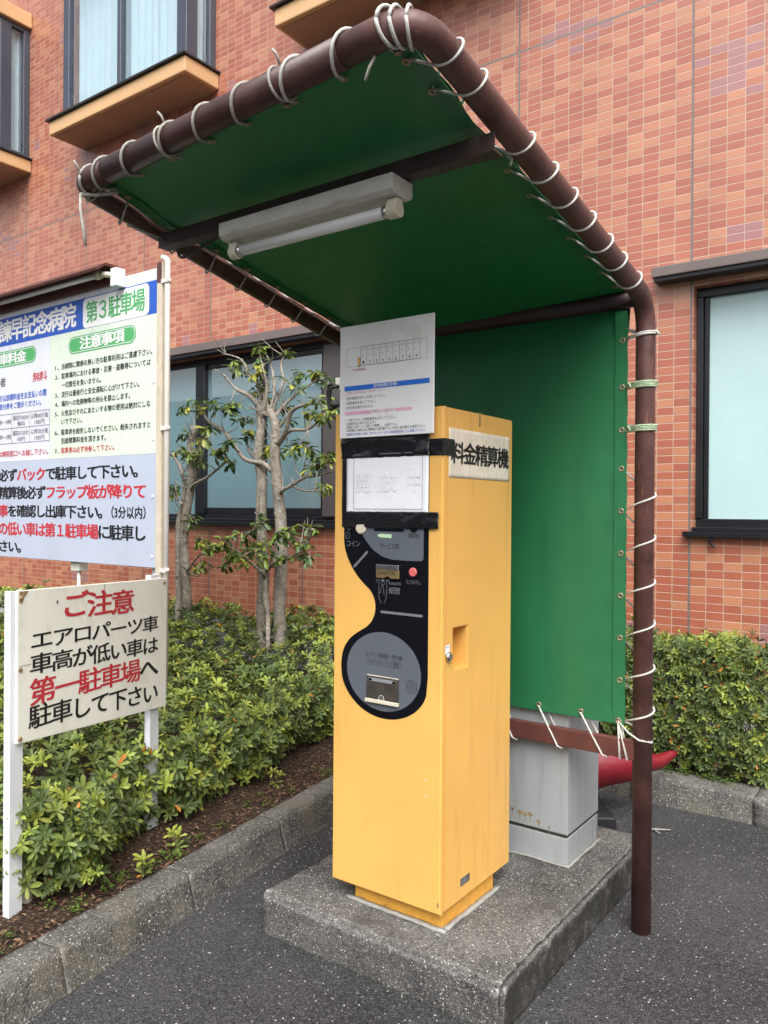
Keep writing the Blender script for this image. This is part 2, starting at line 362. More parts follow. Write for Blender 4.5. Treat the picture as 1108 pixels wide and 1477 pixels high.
def plate(bm, pts2, y0, y1, plane='XZ'):
    """extruded outline in the X-Z plane between y0 (outer, facing -Y) and y1"""
    if plane == 'XZ': f = lambda p, d: (p[0], d, p[1])
    else: f = lambda p, d: (d, p[0], p[1])
    a = [bm.verts.new(f(p, y0)) for p in pts2]; b_ = [bm.verts.new(f(p, y1)) for p in pts2]
    bm.faces.new(a); bm.faces.new(b_[::-1])
    for i in range(len(a)):
        j = (i+1) % len(a); bm.faces.new((a[i], b_[i], b_[j], a[j]))
    bmesh.ops.recalc_face_normals(bm, faces=list(bm.faces))
def disc2(cx, cz, r, n=32, rz=None): return [(cx+r*math.cos(2*math.pi*k/n), cz+(rz or r)*math.sin(2*math.pi*k/n)) for k in range(n)]
def rrect(x0, x1, z0, z1, r, n=5):
    o = []
    for cx, cz, a0 in ((x1-r, z1-r, 0), (x0+r, z1-r, 90), (x0+r, z0+r, 180), (x1-r, z0+r, 270)):
        for k in range(n+1):
            a = math.radians(a0+90*k/n); o.append((cx+r*math.cos(a), cz+r*math.sin(a)))
    return o
# ---------------------------------------------------------------- lettering
def glyph_mesh(body, bold=0.0):
    c = bpy.data.curves.new('text', 'FONT'); c.body = body; c.offset = bold; c.resolution_u = 3
    o = bpy.data.objects.new('text', c); col.objects.link(o)
    dg = bpy.context.evaluated_depsgraph_get(); dg.update()
    me = bpy.data.meshes.new_from_object(o.evaluated_get(dg))
    V = np.array([v.co[:] for v in me.vertices]); F = [tuple(p.vertices) for p in me.polygons]
    bpy.data.objects.remove(o); bpy.data.curves.remove(c); bpy.data.meshes.remove(me)
    return V, F
def heavy(b):
    """stroke weight: shifted copies, each a hair in front of the last"""
    return [(0, 0)] if b < .01 else [(-b, 0), (b, 0)] if b < .013 else [(-b, -b*.7), (b, -b*.7), (-b, b*.7), (b, b*.7)]
class Writing:
    """collects lettering on one plane (origin O, directions U, V); one mesh per colour"""
    def __init__(self, O, U, V=(0, 0, 1)): self.O, self.U, self.V = np.array(O, float), np.array(U, float), np.array(V, float); self.d = {}
    def _add(self, key, P2, F, lift=0.0):
        vs, fs = self.d.setdefault(key, ([], [])); n = len(vs); Oo = self.O+np.cross(self.U, self.V)*lift
        vs.extend(Oo+self.U*p[0]+self.V*p[1] for p in P2); fs.extend(tuple(i+n for i in f) for f in F)
    def cells(self, segs, u0, u1, v0, v1, bold=.012, slope=0.0):
        """full-width characters spread over u0..u1; segs = [(text, colour), ...]; v0..v1 = glyph height"""
        n = sum(len(s) for s, _ in segs); cw = (u1-u0)/n; k = 0
        for s, c in segs:
            for ch in s:
                if ch not in ' 　':
                    V, F = glyph_mesh(ch)
                    if len(V):
                        hw = ord(ch) < 256
                        ctr = (V[:, 0].min()+V[:, 0].max())/2 if hw else .5
                        sx = cw*1.12
                        x = u0+(k+.5)*cw+(V[:, 0]-ctr)*sx
                        z = v0+(V[:, 1]+.08)/.875*(v1-v0)+slope*(k/n)
                        for q, (ex, ez) in enumerate(heavy(bold)): self._add(c, np.stack([x+ex*sx, z+ez*(v1-v0)], 1), F, q*2e-5)
                k += 1
    def fit(self, s, c, u0, u1, v0, v1, bold=.008):
        V, F = glyph_mesh(s); a, b_ = V.min(0), V.max(0)
        x = u0+(V[:, 0]-a[0])/(b_[0]-a[0])*(u1-u0); z = v0+(V[:, 1]-a[1])/(b_[1]-a[1])*(v1-v0)
        self._add(c, np.stack([x, z], 1), F)
    def line(self, s, c, u0, u1, v0, v1, bold=.008):
        """proportional line: width fitted, height from the em box"""
        V, F = glyph_mesh(s); a, b_ = V.min(0), V.max(0)
        x = u0+(V[:, 0]-a[0])/(b_[0]-a[0])*(u1-u0); z = v0+(V[:, 1]+.08)/.875*(v1-v0); sx = (u1-u0)/(b_[0]-a[0])
        for q, (ex, ez) in enumerate(heavy(bold)): self._add(c, np.stack([x+ex*sx, z+ez*(v1-v0)], 1), F, q*2e-5)
    def poly(self, c, pts): self._add(c, pts, [tuple(range(len(pts)))])
    def rect(self, c, u0, u1, v0, v1): self.poly(c, [(u0, v0), (u1, v0), (u1, v1), (u0, v1)])
    def frame(self, c, u0, u1, v0, v1, w):
        self.rect(c, u0, u1, v0, v0+w); self.rect(c, u0, u1, v1-w, v1); self.rect(c, u0, u0+w, v0+w, v1-w); self.rect(c, u1-w, u1, v0+w, v1-w)
    def ring(self, c, cu, cv, r, w, n=24, rv=None):
        o = disc2(cu, cv, r, n, rv); i = disc2(cu, cv, r-w, n, (rv or r)-w)
        self._add(c, o+i, [(k, (k+1) % n, n+(k+1) % n, n+k) for k in range(n)])
    def stroke(self, c, pts, w):
        for (a, b_), (p, q) in zip(pts[:-1], pts[1:]):
            d = math.hypot(p-a, q-b_) or 1; nx, nz = -(q-b_)/d*w/2, (p-a)/d*w/2
            self.poly(c, [(a+nx, b_+nz), (p+nx, q+nz), (p-nx, q-nz), (a-nx, b_-nz)])
    def build(self, parent, names=None):
        for key, (vs, fs) in self.d.items():
            me = bpy.data.meshes.new('lettering'); me.from_pydata([tuple(v) for v in vs], [], fs)
            link((names or {}).get(key, 'lettering'), me, parent, [M[key]])
# ---------------------------------------------------------------- foliage
def leaf_mesh(name, P, D, Nn, L, Wd, tint, m, parent=None, droop=.25, fold=.25):
    """P base points, D directions, Nn leaf normals, L lengths, Wd widths, tint colours (arrays)"""
    n = len(P); D = D/np.linalg.norm(D, axis=1, keepdims=True)
    Nn = Nn-D*np.sum(D*Nn, 1, keepdims=True); Nn /= (np.linalg.norm(Nn, axis=1, keepdims=True)+1e-9)
    S = np.cross(D, Nn); L = L[:, None]; Wd = Wd[:, None]
    def at(s, side, lift): return P+D*L*s+S*Wd*side+Nn*(lift*Wd-droop*L*s*s)
    V = np.stack([at(0, 0, 0), at(.40, -.34, fold), at(.40, 0, 0), at(.40, .34, fold), at(.80, -.46, fold), at(.80, 0, 0), at(.80, .46, fold), at(1, 0, 0)], 1).reshape(-1, 3)
    tri = np.array([(0, 2, 1), (0, 3, 2), (1, 2, 5), (1, 5, 4), (2, 3, 6), (2, 6, 5), (4, 5, 7), (5, 6, 7)])
    I = (tri[None]+(np.arange(n)*8)[:, None, None]).reshape(-1)
    me = bpy.data.meshes.new(name); nf = n*8
    me.vertices.add(n*8); me.vertices.foreach_set('co', V.astype(np.float32).ravel())
    me.loops.add(nf*3); me.loops.foreach_set('vertex_index', I.astype(np.int32))
    me.polygons.add(nf); me.polygons.foreach_set('loop_start', (np.arange(nf)*3).astype(np.int32)); me.polygons.foreach_set('loop_total', np.full(nf, 3, np.int32))
    me.update(); me.validate()
    at_ = me.attributes.new('tint', 'FLOAT_COLOR', 'POINT')
    cc = np.ones((n, 8, 4), np.float32); cc[:, :, :3] = tint[:, None, :]; at_.data.foreach_set('color', cc.ravel())
    me.polygons.foreach_set('use_smooth', np.ones(nf, bool))
    return link(name, me, parent, [m])
def rosettes(C, Ax, L, nl, young, spread=(35, 75)):
    """whorls of leaves at points C round axes Ax; returns the leaf arrays"""
    P, D, Nn, LL, WW, TT = [], [], [], [], [], []
    for c, ax, l, yg in zip(C, Ax, L, young):
        ax = ax/np.linalg.norm(ax); a = np.array([1, 0, 0.]) if abs(ax[0]) < .8 else np.array([0, 1., 0])
        e1 = np.cross(ax, a); e1 /= np.linalg.norm(e1); e2 = np.cross(ax, e1)
        k = int(nr.integers(nl[0], nl[1]+1)); ph = nr.uniform(0, 6.28)
        h = nr.uniform(-.08, .08)
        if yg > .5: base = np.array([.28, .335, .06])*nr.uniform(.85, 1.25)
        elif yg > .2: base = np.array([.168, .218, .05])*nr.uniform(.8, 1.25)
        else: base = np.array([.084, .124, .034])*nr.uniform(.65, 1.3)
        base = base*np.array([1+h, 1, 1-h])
        for i in range(k):
            t_ = math.radians(nr.uniform(*spread)*(1-.45*(i >= k-3)*(yg > .5))); p_ = ph+i*2.4+nr.uniform(-.25, .25)
            side = e1*math.cos(p_)+e2*math.sin(p_)
            d = ax*math.cos(t_)+side*math.sin(t_)
            P.append(c-ax*nr.uniform(0, .012)); D.append(d); Nn.append(ax*math.sin(t_)-side*math.cos(t_))
            ll = l*nr.uniform(.7, 1.15); LL.append(ll); WW.append(ll*nr.uniform(.30, .38))
            tc = base*nr.uniform(.82, 1.18)
            if nr.random() < .008: tc = np.array([.50, .20, .03])*nr.uniform(.7, 1.1)
            TT.append(tc)
    return tuple(np.array(x) for x in (P, D, Nn, LL, WW, TT))
# ---------------------------------------------------------------- ground, planting beds, kerbs
from mathutils import noise as mnoise
def rough(bm, amp, freq=18, cut=.05, keep_bottom=True):
    long = [e for e in bm.edges if e.calc_length() > cut*1.5]
    while long:
        bmesh.ops.subdivide_edges(bm, edges=long, cuts=1, use_grid_fill=True)
        nl = [e for e in bm.edges if e.calc_length() > cut*1.5]
        if len(nl) >= len(long)*6 or len(bm.verts) > 60000: break
        long = nl
    for v in bm.verts:
        d = mnoise.noise_vector(v.co*freq)*amp+mnoise.noise_vector(v.co*freq*.3)*amp*.8
        if v.co.z < .004: d.z = 0
        v.co += d
bm = BM(); v = [bm.verts.new(p) for p in ((-70, -70, 0), (70, -70, 0), (70, 70, 0), (-70, 70, 0))]; bm.faces.new(v)
tag(obj('asphalt', bm, M['asphalt']), kind='structure')
def kx(y): return -2.257-.1366*(y-1.36)
def soil_mesh(name, f):
    bm = BM(); rows = []
    for i in range(f['ny']+1):
        row = []
        for j in range(f['nx']+1):
            x, y, z = f['p'](j/f['nx'], i/f['ny'])
            z += .018*mnoise.noise(Vector((x*4, y*4, 0)))+.010*mnoise.noise(Vector((x*17, y*17, 1)))
            row.append(bm.verts.new((x, y, z)))
        rows.append(row)
    for i in range(f['ny']):
        for j in range(f['nx']): bm.faces.new((rows[i][j], rows[i][j+1], rows[i+1][j+1], rows[i+1][j]))
    tag(obj(name, bm, M['soil'], smooth=True), kind='structure')
def left_bed(s, q):
    y = -1.2+q*6.15; xf = kx(y)-.11; d = 12*s**2.2
    return (xf-d, y, .112+.10*min(1, d/.9)+.25*min(1, max(0, (d-1)/4))*0)
soil_mesh('soil', dict(nx=70, ny=90, p=left_bed))
soil_mesh('soil', dict(nx=50, ny=18, p=lambda s, q: (-2.78+s*2.05, 4.36+q*.6, .118+.05*q)))
def kerb_block(a, b_, wid, h, batter, side):
    """a..b: front bottom edge; side: unit vector from the front face into the bed"""
    bm = BM(); a, b_, side = Vector((*a, 0)), Vector((*b_, 0)), Vector((*side, 0)); t = (b_-a).normalized()
    a, b_ = a+t*.0005, b_-t*.0005
    prof = [(0, -.02), (batter, h), (wid, h), (wid, -.02)]
    va = [bm.verts.new(a+side*p+Vector((0, 0, z))) for p, z in prof]; vb = [bm.verts.new(b_+side*p+Vector((0, 0, z))) for p, z in prof]
    bm.faces.new(va[::-1]); bm.faces.new(vb)
    for i in range(4): bm.faces.new((va[i], va[(i+1) % 4], vb[(i+1) % 4], vb[i]))
    bmesh.ops.recalc_face_normals(bm, faces=list(bm.faces))
    bmesh.ops.bevel(bm, geom=[e for e in bm.edges if min(q.co.z for q in e.verts) > h-.01 and abs((e.verts[0].co-e.verts[1].co).normalized().dot(t)) > .9], offset=.007, segments=2, affect='EDGES')
    rough(bm, .0028, 34, .016)
    return bm
sx, sy = -1/math.hypot(1, .1366), -.1366/math.hypot(1, .1366)
big = BM()
ys = [2.64+.594*k for k in range(-7, 3)]
for y0, y1 in zip(ys[:-1], ys[1:]):
    b1 = kerb_block((kx(y0), y0), (kx(y1), y1), .165, .136, .045, (sx, sy))
    me = bpy.data.meshes.new('tmp'); b1.to_mesh(me); b1.free(); big.from_mesh(me); bpy.data.meshes.remove(me)
tag(obj('kerb', big, M['kerb'], smooth=True), kind='structure')
big = BM()
for x0, x1 in ((-2.596, -1.996), (-1.996, -1.396), (-1.396, -.798)):
    b1 = kerb_block((x0, 4.225), (x1, 4.247), .20, .137, .03, (0, 1))
    me = bpy.data.meshes.new('tmp'); b1.to_mesh(me); b1.free(); big.from_mesh(me); bpy.data.meshes.remove(me)
b1 = BM(); box(b1, -.794, -.62, 4.243, 4.985, -.02, .137); bmesh.ops.bevel(b1, geom=list(b1.edges), offset=.006, segments=2, affect='EDGES'); rough(b1, .0022, 30, .04)
me = bpy.data.meshes.new('tmp'); b1.to_mesh(me); b1.free(); big.from_mesh(me); bpy.data.meshes.remove(me)
tag(obj('kerb', big, M['kerb'], smooth=True), kind='structure')
# concrete base of the machine
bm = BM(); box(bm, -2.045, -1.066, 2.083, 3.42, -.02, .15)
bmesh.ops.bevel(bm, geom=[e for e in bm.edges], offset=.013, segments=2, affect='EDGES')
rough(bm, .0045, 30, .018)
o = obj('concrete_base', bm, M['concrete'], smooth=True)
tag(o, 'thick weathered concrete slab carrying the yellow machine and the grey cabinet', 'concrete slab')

# ---------------------------------------------------------------- building
bld = thing('tiled_building', 'large building faced with orange-red mosaic tiles behind the hedge and shelter', 'building', (-3, 5, 0))
YW = 5.0
def wall_with_openings(bm, x0, x1, z0, z1, y0, y1, holes):
    xs = sorted({x0, x1, *[h[0] for h in holes], *[h[1] for h in holes]}); zs = sorted({z0, z1, *[h[2] for h in holes], *[h[3] for h in holes]})
    cache = {}
    def vv(x, y, z):
        k = (round(x, 4), round(y, 4), round(z, 4))
        if k not in cache: cache[k] = bm.verts.new((x, y, z))
        return cache[k]
    inside = lambda x, z: x0 < x < x1 and z0 < z < z1 and not any(h[0] < x < h[1] and h[2] < z < h[3] for h in holes)
    for i in range(len(xs)-1):
        for j in range(len(zs)-1):
            a, b_, c, d = xs[i], xs[i+1], zs[j], zs[j+1]; mx, mz = (a+b_)/2, (c+d)/2
            if not inside(mx, mz): continue
            bm.faces.new((vv(a, y0, c), vv(b_, y0, c), vv(b_, y0, d), vv(a, y0, d)))
            bm.faces.new((vv(a, y1, c), vv(a, y1, d), vv(b_, y1, d), vv(b_, y1, c)))
            for (ox, oz, q) in ((a-1e-3, mz, ((a, y1, c), (a, y0, c), (a, y0, d), (a, y1, d))), (b_+1e-3, mz, ((b_, y0, c), (b_, y1, c), (b_, y1, d), (b_, y0, d))),
                                (mx, c-1e-3, ((a, y1, c), (b_, y1, c), (b_, y0, c), (a, y0, c))), (mx, d+1e-3, ((a, y0, d), (b_, y0, d), (b_, y1, d), (a, y1, d)))):
                if not inside(ox, oz): bm.faces.new([vv(*p) for p in q])
WL = (-8.25, -3.2, 1.44, 2.97); WR = (-1.292, 1.15, 1.44, 2.925)
bays = (-10.80, -7.65, -4.44)                                  # left ends of the sill boxes, each 2.13 wide
bay_holes = [(x+.25, x+2.0, 5.52, 7.08) for x in bays]
bm = BM(); wall_with_openings(bm, -16, 6, .575, 9.4, YW, YW+.25, [WL, WR]+bay_holes); obj('wall', bm, M['tile'], bld)
bm = BM(); box(bm, -16, 6, YW-.02, YW+.27, -.05, .573); obj('footing', bm, M['footing'], bld, bevel=.006)
bm = BM(); box(bm, -15.99, -15.75, YW+.252, YW+9, 0, 9.35); box(bm, 5.75, 5.99, YW+.252, YW+9, 0, 9.35); box(bm, -15.99, 5.99, YW+9.002, YW+9.25, 0, 9.35); obj('rear_wall', bm, M['footing'], bld)
bm = BM(); box(bm, -16.05, 6.05, YW-.05, YW+9.3, 9.402, 9.6); obj('roof', bm, M['footing'], bld)
# left ribbon window
f = BM(); yf0, yf1 = YW+.075, YW+.14
def bar(bm, x0, x1, z0, z1, y0=None, y1=None): box(bm, x0, x1, yf0 if y0 is None else y0, yf1 if y1 is None else y1, z0, z1)
x0, x1, z0, z1 = WL
bar(f, x0, x1, z0, z0+.055); bar(f, x0, x1, z1-.055, z1); bar(f, x0, x0+.06, z0+.056, z1-.056); bar(f, x1-.06, x1, z0+.056, z1-.056)
for p, q in ((-5.905, -5.835), (-5.83, -5.755)): bar(f, p, q, z0+.056, z1-.056, YW+.055 if p > -5.85 else yf0)
bar(f, -5.05, -4.975, z0+.056, z1-.056, YW+.07); bar(f, -4.325, -4.27, z0+.056, z1-.056)
bar(f, -4.07, -3.93, z0+.056, z1-.056, YW+.06); bar(f, -7.05, -6.97, z0+.056, z1-.056)
for a, b_ in ((-5.754, -5.051), (-4.974, -4.326)): bar(f, a, b_, z0+.056, z0+.12, YW+.085); bar(f, a, b_, z1-.10, z1-.056, YW+.085)
win = obj('window', f, M['frame'], bld, bevel=.004, seg=1)
bm = BM()
for a, b_ in ((-8.19, -7.05), (-6.97, -5.905), (-5.755, -5.05), (-4.975, -4.325), (-3.93, -3.26)): bar(bm, a-.003, b_+.003, z0+.05, z1-.05, YW+.102, YW+.11)
obj('pane', bm, M['glass_mirror'], win)
bm = BM(); bar(bm, -4.269, -4.071, z0+.05, z1-.05, YW+.03, YW+.12); obj('post_panel', bm, M['post_grey'], win, bevel=.004)
bm = BM(); box(bm, x0-.04, x1+.04, YW-.055, YW+.073, z0-.045, z0-.005); box(bm, x0, x1, YW-.02, YW+.073, z0-.003, z0+.02); obj('sill', bm, M['frame'], win, bevel=.005)
bm = BM(); box(bm, x0-.2, -6.36, YW-.11, YW-.002, 3.0, 3.075); box(bm, -6.355, x1+.2, YW-.11, YW-.002, 3.0, 3.075); obj('hood', bm, M['hood'], win, bevel=.006)
bm = BM(); box(bm, x0-.19, x1+.19, YW-.095, YW-.002, 2.972, 2.996); obj('hood_drip', bm, M['frame'], win)
# right window with patterned glass
x0, x1, z0, z1 = WR; f = BM()
bar(f, x0, x1, z0, z0+.07); bar(f, x0, x1, z1-.055, z1); bar(f, x0, x0+.04, z0+.071, z1-.056, YW+.065); bar(f, x1-.05, x1, z0+.071, z1-.056); bar(f, -.10, -.02, z0+.071, z1-.056)
bar(f, x0+.041, x0+.07, z0+.071, z1-.056, YW+.09)
win = obj('window', f, M['frame'], bld, bevel=.004, seg=1)
bm = BM(); bar(bm, x0+.06, -.09, z0+.06, z1-.05, YW+.108, YW+.115); bar(bm, -.03, x1-.04, z0+.06, z1-.05, YW+.108, YW+.115); obj('pane', bm, M['glass_frost'], win)
bm = BM(); box(bm, x0-.045, x1+.05, YW-.05, YW+.073, z0-.04, z0-.008); box(bm, x0, x1, YW-.015, YW+.073, z0-.006, z0+.018)
tube(bm, fillet([(-1.173, YW-.035, z0-.04), (-1.173, YW-.035, z0-.085), (-1.150, YW-.03, z0-.098)], [0, .02, 0]), .008, 8); box(bm, -1.192, -1.162, YW-.045, YW-.02, z0-.06, z0-.041)
obj('sill', bm, M['frame'], win, bevel=.004, seg=1)
bm = BM(); box(bm, -1.515, x1+.2, YW-.12, YW-.002, 2.985, 3.048); obj('hood', bm, M['hood'], win, bevel=.006)
bm = BM(); box(bm, -1.505, x1+.19, YW-.105, YW-.002, 2.962, 2.982); obj('hood_drip', bm, M['frame'], win)
# bay windows of the upper floor
def curtain_mesh(x0, x1, y, z0, z1, step=.012):
    bm = BM(); n = int((x1-x0)/step); a = []
    for i in range(n+1):
        x = x0+(x1-x0)*i/n; yy = y+.022*math.sin(x*52+1.5*math.sin(x*7))+.012*math.sin(x*117)
        a.append((bm.verts.new((x, yy, z0)), bm.verts.new((x, yy+.004*math.sin(x*31), z1))))
    for p, q in zip(a[:-1], a[1:]): bm.faces.new((p[0], q[0], q[1], p[1])).smooth = True
    return bm
for xb in bays:
    xe = xb+2.13; yb = YW-.40
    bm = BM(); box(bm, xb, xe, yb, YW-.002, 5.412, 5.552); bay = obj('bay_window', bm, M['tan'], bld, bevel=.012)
    bm = BM(); box(bm, xb+.045, xe-.045, yb+.045, YW-.002, 5.400, 5.4105); obj('soffit', bm, M['tan_shaded'], bay)
    bm = BM(); box(bm, xb-.03, xe+.02, yb-.03, YW-.002, 5.555, 5.572); obj('cap', bm, M['frame'], bay)
    bm = BM(); box(bm, xb, xe, yb, YW-.002, 7.075, 7.245); obj('head_box', bm, M['tan'], bay, bevel=.012)
    fx0, fx1, fy = xb+.17, xe-.045, yb+.05
    f = BM(); za, zb_ = 5.574, 7.073
    box(f, fx0, fx0+.10, fy, fy+.06, za, zb_); box(f, fx1-.13, fx1, fy, fy+.13, za, zb_); box(f, fx0+.101, fx1-.131, fy, fy+.06, za, za+.05); box(f, fx0+.101, fx1-.131, fy, fy+.06, zb_-.05, zb_)
    box(f, fx0+.90, fx0+.955, fy+.005, fy+.07, za+.051, zb_-.051)
    box(f, fx1-.06, fx1, YW-.075, YW-.003, za, zb_); box(f, fx1-.06, fx1, fy+.131, YW-.076, za, za+.05); box(f, fx1-.06, fx1, fy+.131, YW-.076, zb_-.05, zb_)
    box(f, fx0, fx0+.06, YW-.075, YW-.003, za, zb_); box(f, fx0, fx0+.06, fy+.061, YW-.076, za, za+.05); box(f, fx0, fx0+.06, fy+.061, YW-.076, zb_-.05, zb_)
    obj('frame', f, M['frame_blue'], bay, bevel=.004, seg=1)
    bm = BM(); box(bm, fx0+.099, fx0+.902, fy+.028, fy+.034, za+.045, zb_-.045); box(bm, fx0+.953, fx1-.129, fy+.036, fy+.042, za+.045, zb_-.045)
    box(bm, fx1-.033, fx1-.027, fy+.129, YW-.074, za+.045, zb_-.045); box(bm, fx0+.027, fx0+.033, fy+.059, YW-.074, za+.045, zb_-.045); obj('pane', bm, M['glass_clear'], bay)
    obj('curtain', curtain_mesh(fx0+.08, fx1-.16, YW-.20, za+.01, zb_-.03), M['curtain'], bay)
    bm = BM(); n = 14; a = []
    for i in range(n+1):
        y = YW-.17+(.30)*i/n; x = fx1-.10+.012*math.sin(i*1.9); a.append((bm.verts.new((x, y, za+.01)), bm.verts.new((x, y, zb_-.03))))
    for p, q in zip(a[:-1], a[1:]): bm.faces.new((p[0], q[0], q[1], p[1]))
    obj('curtain', bm, M['curtain'], bay)
    bm = BM(); box(bm, xb+.2, xe-.09, YW+.3, YW+.35, 5.5, 7.1); obj('room_screen', bm, M['plaster'], bay)

# pale building across the car park (mirrored in the window panes)
nb_ = thing('office_building', 'pale two-storey building across the car park, mirrored in the left window', 'building', (-22, -16, 0))
bm = BM(); box(bm, -46, -6, -24, -16, 0, 6.6); obj('wall', bm, M['facade'], nb_)
bm = BM(); box(bm, -46.3, -5.7, -24.3, -15.7, 6.602, 6.9); obj('roof', bm, M['hood'], nb_)
for i in range(9):
    for z in (1.0, 4.0):
        bm = BM(); box(bm, -44+i*4.2, -41.6+i*4.2, -15.998, -15.96, z, z+1.4); obj('window', bm, M['glass_mirror'], nb_)
# ---------------------------------------------------------------- canopy shelter
sh = thing('canopy_shelter', 'pipe shelter with green vinyl roof and back sheet laced on by rope', 'shelter', (-1.59, 2.93, 0))
YP = 2.925
R0, L0 = (-.926, YP), (-2.25, 2.95)
zr = lambda y: 2.568-.171*(y-1.547)
zl = lambda y: 2.470-.186*(y-1.962)
FR, FL = Vector((-.926, 1.385, 2.592)), Vector((-2.25, 1.462, 2.575))
PR = .0355
bar_dir = (FR-FL).normalized()
pr = fillet([(*R0, -.03), (*R0, zr(YP)), FR, FR-bar_dir*.20], [0, .12, .10, 0])
plft = fillet([(*L0, -.03), (*L0, zl(L0[1])), FL, FL+bar_dir*.16], [0, .12, .07, 0])
bm = BM(); tube(bm, pr, PR, 22); obj('post', bm, M['pipe_rust'], sh)
bm = BM(); tube(bm, plft, PR, 22); obj('post', bm, M['pipe'], sh)
bm = BM(); tube(bm, [FL+bar_dir*.16, FR-bar_dir*.20], PR+.0012, 22); obj('front_rail', bm, M['pipe'], sh)
bm = BM(); tube(bm, [(-2.25+.01, 2.945, 2.345), (-.926-.01, YP, 2.345)], .034, 20); obj('top_beam', bm, M['beam'], sh)
yc = 1.757
bm = BM(); box(bm, -2.212, -.926, yc-.0225, yc+.0225, 2.440, 2.446); box(bm, -2.212, -.926, yc-.0225, yc-.0165, 2.4465, 2.486); obj('cross_beam', bm, M['beam'], sh)
bm = BM(); box(bm, -2.235, -.945, YP-.028, YP+.002, .634, .704); obj('lower_rail', bm, M['rail'], sh, bevel=.004)
# --- sheets
def sheet(name, rows, nx, m, amp, hem=None):
    """rows: list of (left point, right point); lofted grid with soft billows and a small thickness"""
    bm = BM(); g = []
    for i, (a, b_) in enumerate(rows):
        a, b_ = Vector(a), Vector(b_); r = []
        for j in range(nx+1):
            s = j/nx; p = a.lerp(b_, s)
            edge = min(s, 1-s)*6; edge = min(1, edge); wd = (b_-a).length; ln = p.y if abs(rows[0][0][2]-rows[-1][0][2]) < .6 else p.z; pk = .0045*math.exp(-min(s, 1-s)*wd/.05)*math.sin(ln*2*math.pi/.158)
            p = p+Vector((0, 0, 1))*0
            d = pk+amp*edge*(mnoise.noise(Vector((p.x*2.1, p.y*2.1, p.z*2.1)))+.4*mnoise.noise(p*5.0))
            r.append((p, d))
        g.append(r)
    V = []
    for i, r in enumerate(g):
        t = (g[min(i+1, len(g)-1)][0][0]-g[max(i-1, 0)][0][0]).normalized(); nrm = Vector((1, 0, 0)).cross(t).normalized()
        V.append([bm.verts.new(p+nrm*d) for p, d in r])
    for i in range(len(V)-1):
        for j in range(nx): bm.faces.new((V[i][j], V[i][j+1], V[i+1][j+1], V[i+1][j]))
    solidify(bm, .0016)
    return obj(name, bm, m, sh, smooth=True)
XRs, XLs = -.978, -2.208                                  # side edges of the sheets
yfr, yfl = 1.385+.030, 1.462+.030
rows = []
for i in range(41):
    q = i/40; yR = yfr+(2.955-yfr)*q; yL = yfl+(2.965-yfl)*q
    dip = lambda y: .002-.022*math.exp(-((y-yc)/.10)**2)
    rows.append(((XLs, yL, zl(yL)+dip(yL)+.024+.012*q*q), (XRs, yR, zr(yR)+dip(yR)+.036*q*q)))
roof = sheet('roof_sheet', rows, 36, M['tarp'], .007)
YB = YP-.004
bow = lambda i: .045*(1-min(1, i/6))**1.5
XRs, XLs = -.990, -2.18
rows = [((XLs, YB+.004+bow(i), 2.372-(2.372-.752)*i/50), (XRs, YB+bow(i), 2.372-(2.372-.752)*i/50)) for i in range(51)]
back = sheet('back_sheet', rows, 36, M['tarp'], .004)
# hems welded round the sheets: narrow double strips
def strip(pts_a, pts_b, name, parent, off):
    bm = BM(); a = [bm.verts.new(Vector(p)+Vector(off)) for p in pts_a]; b_ = [bm.verts.new(Vector(p)+Vector(off)) for p in pts_b]
    for i in range(len(a)-1): bm.faces.new((a[i], a[i+1], b_[i+1], b_[i]))
    solidify(bm, .0022)
    obj(name, bm, M['tarp'], parent, smooth=False)
hz = [2.30-(2.30-.754)*i/30 for i in range(31)]
strip([(XRs-.001, YB-.0045, z) for z in hz], [(XRs-.046, YB-.0045, z) for z in hz], 'hem', back, (0, 0, 0))
strip([(XLs+.05+i*.1, YB-.0055, .754) for i in range(11)]+[(XRs-.047, YB-.0055, .754)], [(XLs+.05+i*.1, YB-.0055, .797) for i in range(11)]+[(XRs-.047, YB-.0055, .797)], 'hem', back, (0, 0, 0))
XRs, XLs = -.978, -2.208
hy = [yfr+.03+(2.80-yfr-.03)*i/24 for i in range(25)]
dipf = lambda y: .002-.022*math.exp(-((y-yc)/.10)**2)+.036*max(0, (y-yfr)/(2.955-yfr))**2
strip([(XRs-.0015, y, zr(y)+dipf(y)) for y in hy], [(XRs-.05, y, zr(y)+dipf(y)) for y in hy], 'hem', roof, (0, 0, -.006))
dipl = lambda y: .026-.022*math.exp(-((y-yc)/.10)**2)+.012*max(0, (y-yfl)/(2.965-yfl))**2
hl = [yfl+.03+(2.80-yfl-.03)*i/24 for i in range(25)]
strip([(XLs+.002, y, zl(y)+dipl(y)) for y in hl], [(XLs+.05, y, zl(y)+dipl(y)) for y in hl], 'hem', roof, (0, 0, -.006))
